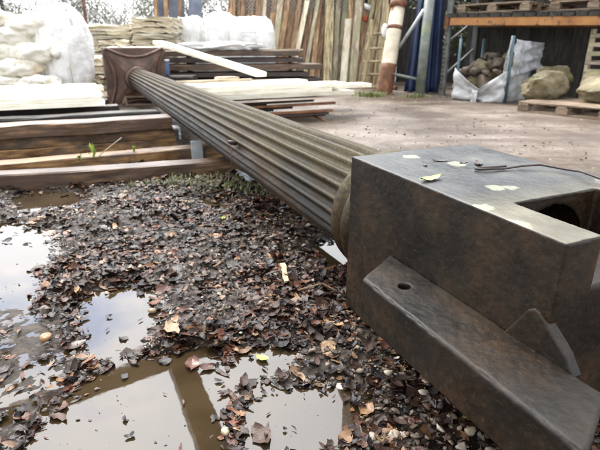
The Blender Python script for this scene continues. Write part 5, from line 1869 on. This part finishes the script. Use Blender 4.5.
PT = [peb(700 + i, bv1, bf1) for i in range(16)]
PCOL = np.array([(0.055, 0.044, 0.035), (0.09, 0.068, 0.05), (0.15, 0.115, 0.085), (0.20, 0.165, 0.13), (0.12, 0.07, 0.048), (0.035, 0.03, 0.027), (0.30, 0.26, 0.21)])
x, y, rg = scatter(91000, 202, near_bias=1.35)
sdv = puddle_sd(x, y) + (fbm(x * 7, y * 7, 11, 3) - 0.5) * 0.10
lat = x * L.x + y * L.y
side = sstep(0.10, 0.75, lat - 0.12 * y)
pr = (0.09 + 0.20 * side + 0.34 * sstep(0.48, 0.62, fbm(x * 3.1, y * 3.1, 44, 3))) * np.where(sdv < -0.01, 1, 0.03)
pr = np.clip(pr, 0, 1) * (lat < 1.75) * (1 - 0.85 * sstep(-0.05, 0.06, poly_sd(x, y, SILT)))
k = rg.random(len(x)) < pr
x, y = x[k], y[k]; n = len(x)
sz = 0.004 + 0.024 * rg.random(n) ** 2.8
z = np.maximum(ground_h(x, y), -0.004) + sz * 0.12 + np.where(rg.random(n) < 0.55, rg.uniform(0.003, 0.012, n), 0) * (puddle_sd(x, y) < -0.03)
cols = PCOL[rg.choice(len(PCOL), n, p=[.2, .22, .2, .1, .14, .1, .04])] * rg.uniform(0.6, 1.8, n)[:, None]
gr = instance_mesh("gravel", PT, x, y, z, rg.uniform(0, 6.28, n), rg.normal(0, 0.3, n), rg.normal(0, 0.3, n), sz, cols, M['gravel'], rg, smooth=False)
tag(gr, "wet pale gravel scattered among the leaves beside the column", "gravel", kind="stuff")

# single big leaves
def rest(x, y, up=0.006):
    return (x, y, float(max(ground_h(np.array([x]), np.array([y]))[0], 0.0)) + up)


NAMED = [
    (262, 357, 'leaf_yellow', 0.045, 0.024, "bright yellow-green leaf floating on the puddle at the bottom centre"),
    (192, 363, 'leaf_red', 0.060, 0.034, "salmon-red curled leaf at the top edge of the big puddle"),
    (207, 366, 'leaf_red', 0.050, 0.028, "dark red leaf touching the salmon one by the big puddle"),
    (281, 190, 'leaf_red', 0.060, 0.03, "red leaf on the litter below the shaft, near the front timber"),
    (168, 172 + 30, 'leaf_red', 0.07, 0.035, "bright red leaf in the grass just before the front timber"),
    (128, 240, 'leaf_green', 0.05, 0.03, "green leaf in the litter at the left, above the blue puddle"),
    (458, 417, 'leaf_green', 0.05, 0.03, "green leaf beside the pale pebbles under the iron block"),
    (75, 345, 'leaf_dark', 0.08, 0.03, "long black leaf at the left rim of the blue puddle"),
    (155, 302, 'leaf_red', 0.06, 0.03, "red-brown leaf at the right rim of the blue puddle"),
    (366, 408, 'leaf_tan', 0.05, 0.035, "pale tan leaf right of the bottom centre puddle"),
    (345, 437, 'leaf_tan', 0.04, 0.032, "orange-tan leaf at the bottom right corner of the puddle"),
    (330, 325, 'leaf_tan', 0.05, 0.03, "tan leaf on gravel left of the iron ledge"),
    (386, 351, 'leaf_red', 0.075, 0.03, "rust-coloured leaf on the gravel below the ledge"),
    (238, 262, 'leaf_tan', 0.045, 0.03, "pale pinkish leaf in the middle of the litter"),
    (223, 222, 'leaf_yellow', 0.04, 0.02, "small yellow leaf in the far litter below the front timber"),
    (262, 219, 'leaf_yellow', 0.045, 0.02, "small yellow leaf in the far litter right below the shaft"),
    (222, 345, 'leaf_tan', 0.05, 0.034, "light brown leaf above the bottom centre puddle"),
    (393, 330, 'leaf_dark', 0.10, 0.04, "large dark purple leaf folded on gravel under the ledge"),
    (420, 400, 'leaf_dark', 0.11, 0.045, "large purple-brown leaf at the right of the litter under the block"),
]
for k_, (px, py, mt, l, w, lab) in enumerate(NAMED):
    g = gz(px, py, 0.01)
    o = link("dead_leaf" if mt not in ('leaf_green', 'leaf_yellow') else "fallen_leaf", leaf_mesh(l, w * 1.15, M[mt], 0.14, 0.16, 800 + k_))
    o.location = rest(g.x, g.y, 0.006)
    r_ = random.Random(k_)
    o.rotation_euler = (r_.uniform(-0.12, 0.12), r_.uniform(-0.12, 0.12), r_.uniform(0, 6.28))
    tag(o, lab, "leaf")
# the other large ones
lm = [leaf_mesh(1.0, 0.42 + 0.06 * (q % 3), M[['leaf_dark', 'leaf_dark', 'leaf_red', 'leaf_dark', 'leaf_tan', 'leaf_dark'][q]], 0.10 + 0.10 * (q % 4), 0.12 + 0.09 * (q % 3), 900 + q) for q in range(6)]
x, y, rg = scatter(2600, 303, xr=(-1.3, 0.75), yr=(0.72, 2.3), near_bias=1.4)
sdv = puddle_sd(x, y)
k = (sdv < -0.015) & (np.abs(x) < 0.70 * y + 0.30) & (poly_sd(x, y, SILT) < 0.0) & (rg.random(len(x)) < 0.25 + 0.6 * sstep(0.4, 0.6, clump(x, y)))
x, y = x[k][:230], y[k][:230]
dz_ = ground_h(x, y)
wts = [0.28, 0.27, 0.12, 0.2, 0.05, 0.08]
names = {0: "dark brown", 1: "dark brown", 2: "red-brown", 3: "dark brown", 4: "tan", 5: "dark brown"}
for i in range(len(x)):
    q = int(rg.choice(6, p=wts))
    o = link("dead_leaf", lm[q])
    s_ = float(rg.uniform(0.030, 0.064))
    o.location = (x[i], y[i], max(dz_[i], 0) + 0.012)
    o.scale = (s_, s_, s_ * float(rg.uniform(0.7, 1.4)))
    o.rotation_euler = (float(rg.normal(0, 0.2)), float(rg.normal(0, 0.2)), float(rg.uniform(0, 6.28)))
    lat_ = x[i] * L.x + y[i] * L.y
    row = "far" if y[i] > 1.75 else ("middle" if y[i] > 1.25 else "near")
    if lat_ > 0.62: zone = "on the %s gravel close to the iron block" % row
    elif x[i] < -0.62: zone = "on the %s bank left of the blue puddle" % row
    elif x[i] < -0.25: zone = "on the %s litter around the blue and big puddles" % row
    elif x[i] < 0.08: zone = "on the %s litter above the bottom centre puddle" % row
    else: zone = "on the %s litter between the puddles and the ledge" % row
    size = "small" if s_ < 0.041 else ("mid-sized" if s_ < 0.053 else "large")
    tag(o, "%s wet %s dead leaf %s" % (size, names[q], zone), "leaf", "%s %s leaves %s" % (size, names[q], zone))

# single stones and sticks
for k_, (px, py, s_, c_, lab) in enumerate([
        (509, 424, 0.030, (0.42, 0.36, 0.28), "pale cream pebble, largest by the foot of the iron block"),
        (46, 339, 0.034, (0.26, 0.14, 0.055), "orange-tan stone standing in the mud at the left"),
        (128, 262, 0.026, (0.25, 0.2, 0.16), "grey-brown stone left of the blue puddle"),
        (388, 377, 0.024, (0.40, 0.34, 0.26), "cream pebble on the gravel below the ledge, left of the other"),
        (425, 385, 0.022, (0.36, 0.30, 0.23), "cream pebble on the gravel below the ledge, nearer the block"),
        (470, 432, 0.028, (0.34, 0.27, 0.19), "buff pebble at the bottom beside the iron block"),
        (225, 430, 0.022, (0.45, 0.35, 0.22), "small buff stone in the brown mirrored bar of the puddle"),
        (152, 310, 0.026, (0.22, 0.15, 0.085), "tan stone at the right bank of the blue puddle"),
        (170, 255, 0.026, (0.24, 0.16, 0.11), "pinkish stone in the middle of the litter")]):
    g = gz(px, py, 0.012)
    mt = mat_noise('pebble_%d' % k_, [(0.3, tuple(v * 0.7 for v in c_)), (0.7, c_)], 30, rough=0.3, rough2=0.6, bstr=0.4, bdist=0.004)
    o = link("pebble", blob_mesh((s_ * 1.2, s_, s_ * 0.8), 90 + k_, mt, 3, 2.3, 0.1, 1.5, 0, facet=5))
    o.location = rest(g.x, g.y, -0.002); o.rotation_euler = (0, 0, k_ * 1.3)
    tag(o, lab, "stone")
stk = beam("wood_sliver", rest(*gz(283, 276)[:2], 0.03), rest(*gz(287, 294)[:2], 0.028), 0.018, 0.006, M['board_buff'], seed=4)
tag(stk, "pale wood sliver lying in the litter under the shaft", "sliver")
stk = tube("twig", [rest(*gz(300, 300)[:2], 0.02), rest(*gz(322, 296)[:2], 0.025), rest(*gz(345, 303)[:2], 0.018)], 0.004, M['lean_brown'], n=6)
tag(stk, "thin brown twig on the litter beside the wood sliver", "twig")


def grass_tuft(name, centres, n, hgt, cols, seed, label):
    rg = np.random.default_rng(seed)
    cs = np.array(centres)
    pick = rg.integers(0, len(cs), n)
    px = cs[pick, 0] + rg.normal(0, 1, n) * cs[pick, 2]; py = cs[pick, 1] + rg.normal(0, 1, n) * cs[pick, 3]
    pz = ground_h(px, py) - 0.004
    a = rg.uniform(0, 6.28, n); h = hgt * rg.uniform(0.4, 1.2, n); w = 0.0035 * hgt / 0.08
    lean = rg.uniform(0.2, 0.9, n)
    dx, dy = np.cos(a), np.sin(a)
    sx, sy = -dy * w, dx * w
    v = np.stack([np.stack([px - sx, py - sy, pz], -1), np.stack([px + sx, py + sy, pz], -1),
                  np.stack([px + dx * h * lean * 0.35 + sx * 0.8, py + dy * h * lean * 0.35 + sy * 0.8, pz + h * 0.6], -1),
                  np.stack([px + dx * h * lean * 0.35 - sx * 0.8, py + dy * h * lean * 0.35 - sy * 0.8, pz + h * 0.6], -1),
                  np.stack([px + dx * h * lean, py + dy * h * lean, pz + h * (1 - 0.4 * lean)], -1)], 1).reshape(-1, 3)
    b = np.arange(n)[:, None] * 5
    f = np.concatenate([b + np.array([[0, 1, 2]]), b + np.array([[0, 2, 3]]), b + np.array([[3, 2, 4]])], 0)
    me = npmesh(name, v, f, M['grass'])
    ca = me.color_attributes.new("tint", 'FLOAT_COLOR', 'POINT')
    c = np.array(cols)[rg.integers(0, len(cols), n)] * rg.uniform(0.7, 1.2, n)[:, None]
    c = np.concatenate([np.repeat(c, 5, 0), np.ones((n * 5, 1))], 1).astype(np.float32)
    ca.data.foreach_set("color", c.ravel())
    return tag(link(name, me), label, "grass", kind="stuff")


GC = [(0.10, 0.12, 0.03), (0.16, 0.16, 0.05), (0.22, 0.19, 0.08), (0.07, 0.09, 0.02)]
g1, g2, g3, g4 = gz(205, 184), gz(228, 192), gz(165, 190), gz(270, 196)
grass_tuft("grass", [(g1.x, g1.y, 0.12, 0.05), (g2.x, g2.y, 0.12, 0.07), (g3.x, g3.y, 0.12, 0.03), (g4.x, g4.y, 0.10, 0.07)], 1500, 0.05, GC, 5,
           "short yellowish grass before the front timber under the shaft")
c_ = [gz(372, 96), gz(362, 97), gz(368, 98), gz(376, 97), gz(374, 98), gz(414, 99)]
grass_tuft("grass", [(g.x, g.y, 0.11, 0.07) for g in c_], 900, 0.10, [(0.14, 0.16, 0.035), (0.20, 0.20, 0.06), (0.10, 0.13, 0.03)], 6,
           "grass tufts along the foot of the ladder, cream post and rack")
c_ = [gz(310, 86), gz(330, 88), gz(350, 89.5)]
grass_tuft("grass", [(g.x, g.y, 0.2, 0.06) for g in c_], 320, 0.07, [(0.16, 0.17, 0.05), (0.2, 0.18, 0.08)], 7, "thin grass along the low timber at the feet of the leaning planks")

# weeds sprouting on the low timber
for k_, (px, py, hgt, lab) in enumerate([(94, 158, 0.11, "green weed with upright leaves sprouting on the low orange timber"),
                                         (80, 161, 0.05, "small bushy green weed left on the low orange timber"),
                                         (134, 152, 0.05, "small yellow-green weed right on the low orange timber")]):
    g = gz(px, py, 0.105)
    e = empty("weed", g)
    r_ = random.Random(20 + k_)
    nl = 7 if k_ == 0 else 9
    for i in range(nl):
        me = leaf_mesh(hgt * r_.uniform(0.5, 0.95), hgt * 0.24, M['leaf_green' if i % 3 else 'leaf_yellow'], 0.25, 0.3, 950 + i + k_ * 20)
        o = link("leaf", me, e)
        a = r_.uniform(0, 6.28)
        h = hgt * r_.uniform(0.2, 0.7)
        o.location = (math.cos(a) * hgt * 0.18, math.sin(a) * hgt * 0.18, h)
        o.rotation_euler = (0, -r_.uniform(0.5, 1.3), a)
    tube("stem", [(0, 0, -0.01), (0.005, 0, hgt * 0.8)], 0.003, M['leaf_green'], e, n=5)
    tag(e, lab, "weed")
stm = tube("dry_stalk", [gz(99, 156, 0.11), gz(99, 156, 0.11) + Vector((0.06, 0.02, 0.05)), gz(99, 156, 0.11) + Vector((0.17, 0.05, 0.13))], 0.003, M['board_buff'], n=5)
tag(stm, "thin dry stalk slanting up from the weed on the low timber", "stalk")
bg = gz(133, 104, 0.31)

# ------------------------------------------------------------------ grit and bits lying about the yard
rg = np.random.default_rng(404)
n = 3800
y = 2.6 + 8.0 * rg.random(n) ** 1.3
x = rg.uniform(0.2, 5.2, n)
lat = x * L.x + y * L.y
k = (lat > 1.75) & (x < 0.62 * y + 0.4) & (rg.random(n) < 0.25 + 0.75 * sstep(0.45, 0.6, fbm(x * 0.9, y * 0.9, 71, 3)))
x, y = x[k], y[k]; n = len(x)
sz = 0.006 + 0.026 * rg.random(n) ** 3
cols = PCOL[rg.choice(len(PCOL), n)] * rg.uniform(0.8, 1.5, n)[:, None]
yg = instance_mesh("yard_grit", PT, x, y, ground_h(x, y) + sz * 0.1, rg.uniform(0, 6.28, n), rg.normal(0, 0.3, n), rg.normal(0, 0.3, n), sz, cols, M['gravel'], rg, smooth=False)
tag(yg, "loose grit and small stones scattered over the yard beyond the column", "grit", kind="stuff")

# ------------------------------------------------------------------ silt flecks and scum floating on the puddles
x, y, rg = scatter(9000, 505, near_bias=1.3)
sdv = puddle_sd(x, y)
k = (sdv > -0.02) & (rg.random(len(x)) < 0.04 + 0.4 * sstep(0.52, 0.66, fbm(x * 6, y * 6, 91, 3)))
x, y = x[k], y[k]; n = len(x)
sz = 0.002 + 0.008 * rg.random(n) ** 2.5
FC = np.array([(0.10, 0.085, 0.07), (0.05, 0.04, 0.03), (0.02, 0.015, 0.012), (0.17, 0.15, 0.12)])
cols = FC[rg.choice(4, n)] * rg.uniform(0.7, 1.3, n)[:, None]
sc = instance_mesh("puddle_scum", LT, x, y, np.full(n, 0.0012), rg.uniform(0, 6.28, n), rg.normal(0, 0.03, n), rg.normal(0, 0.03, n), sz, cols, M['litter'], rg)
tag(sc, "tiny flecks of silt and leaf floating on the puddles", "scum", kind="stuff")
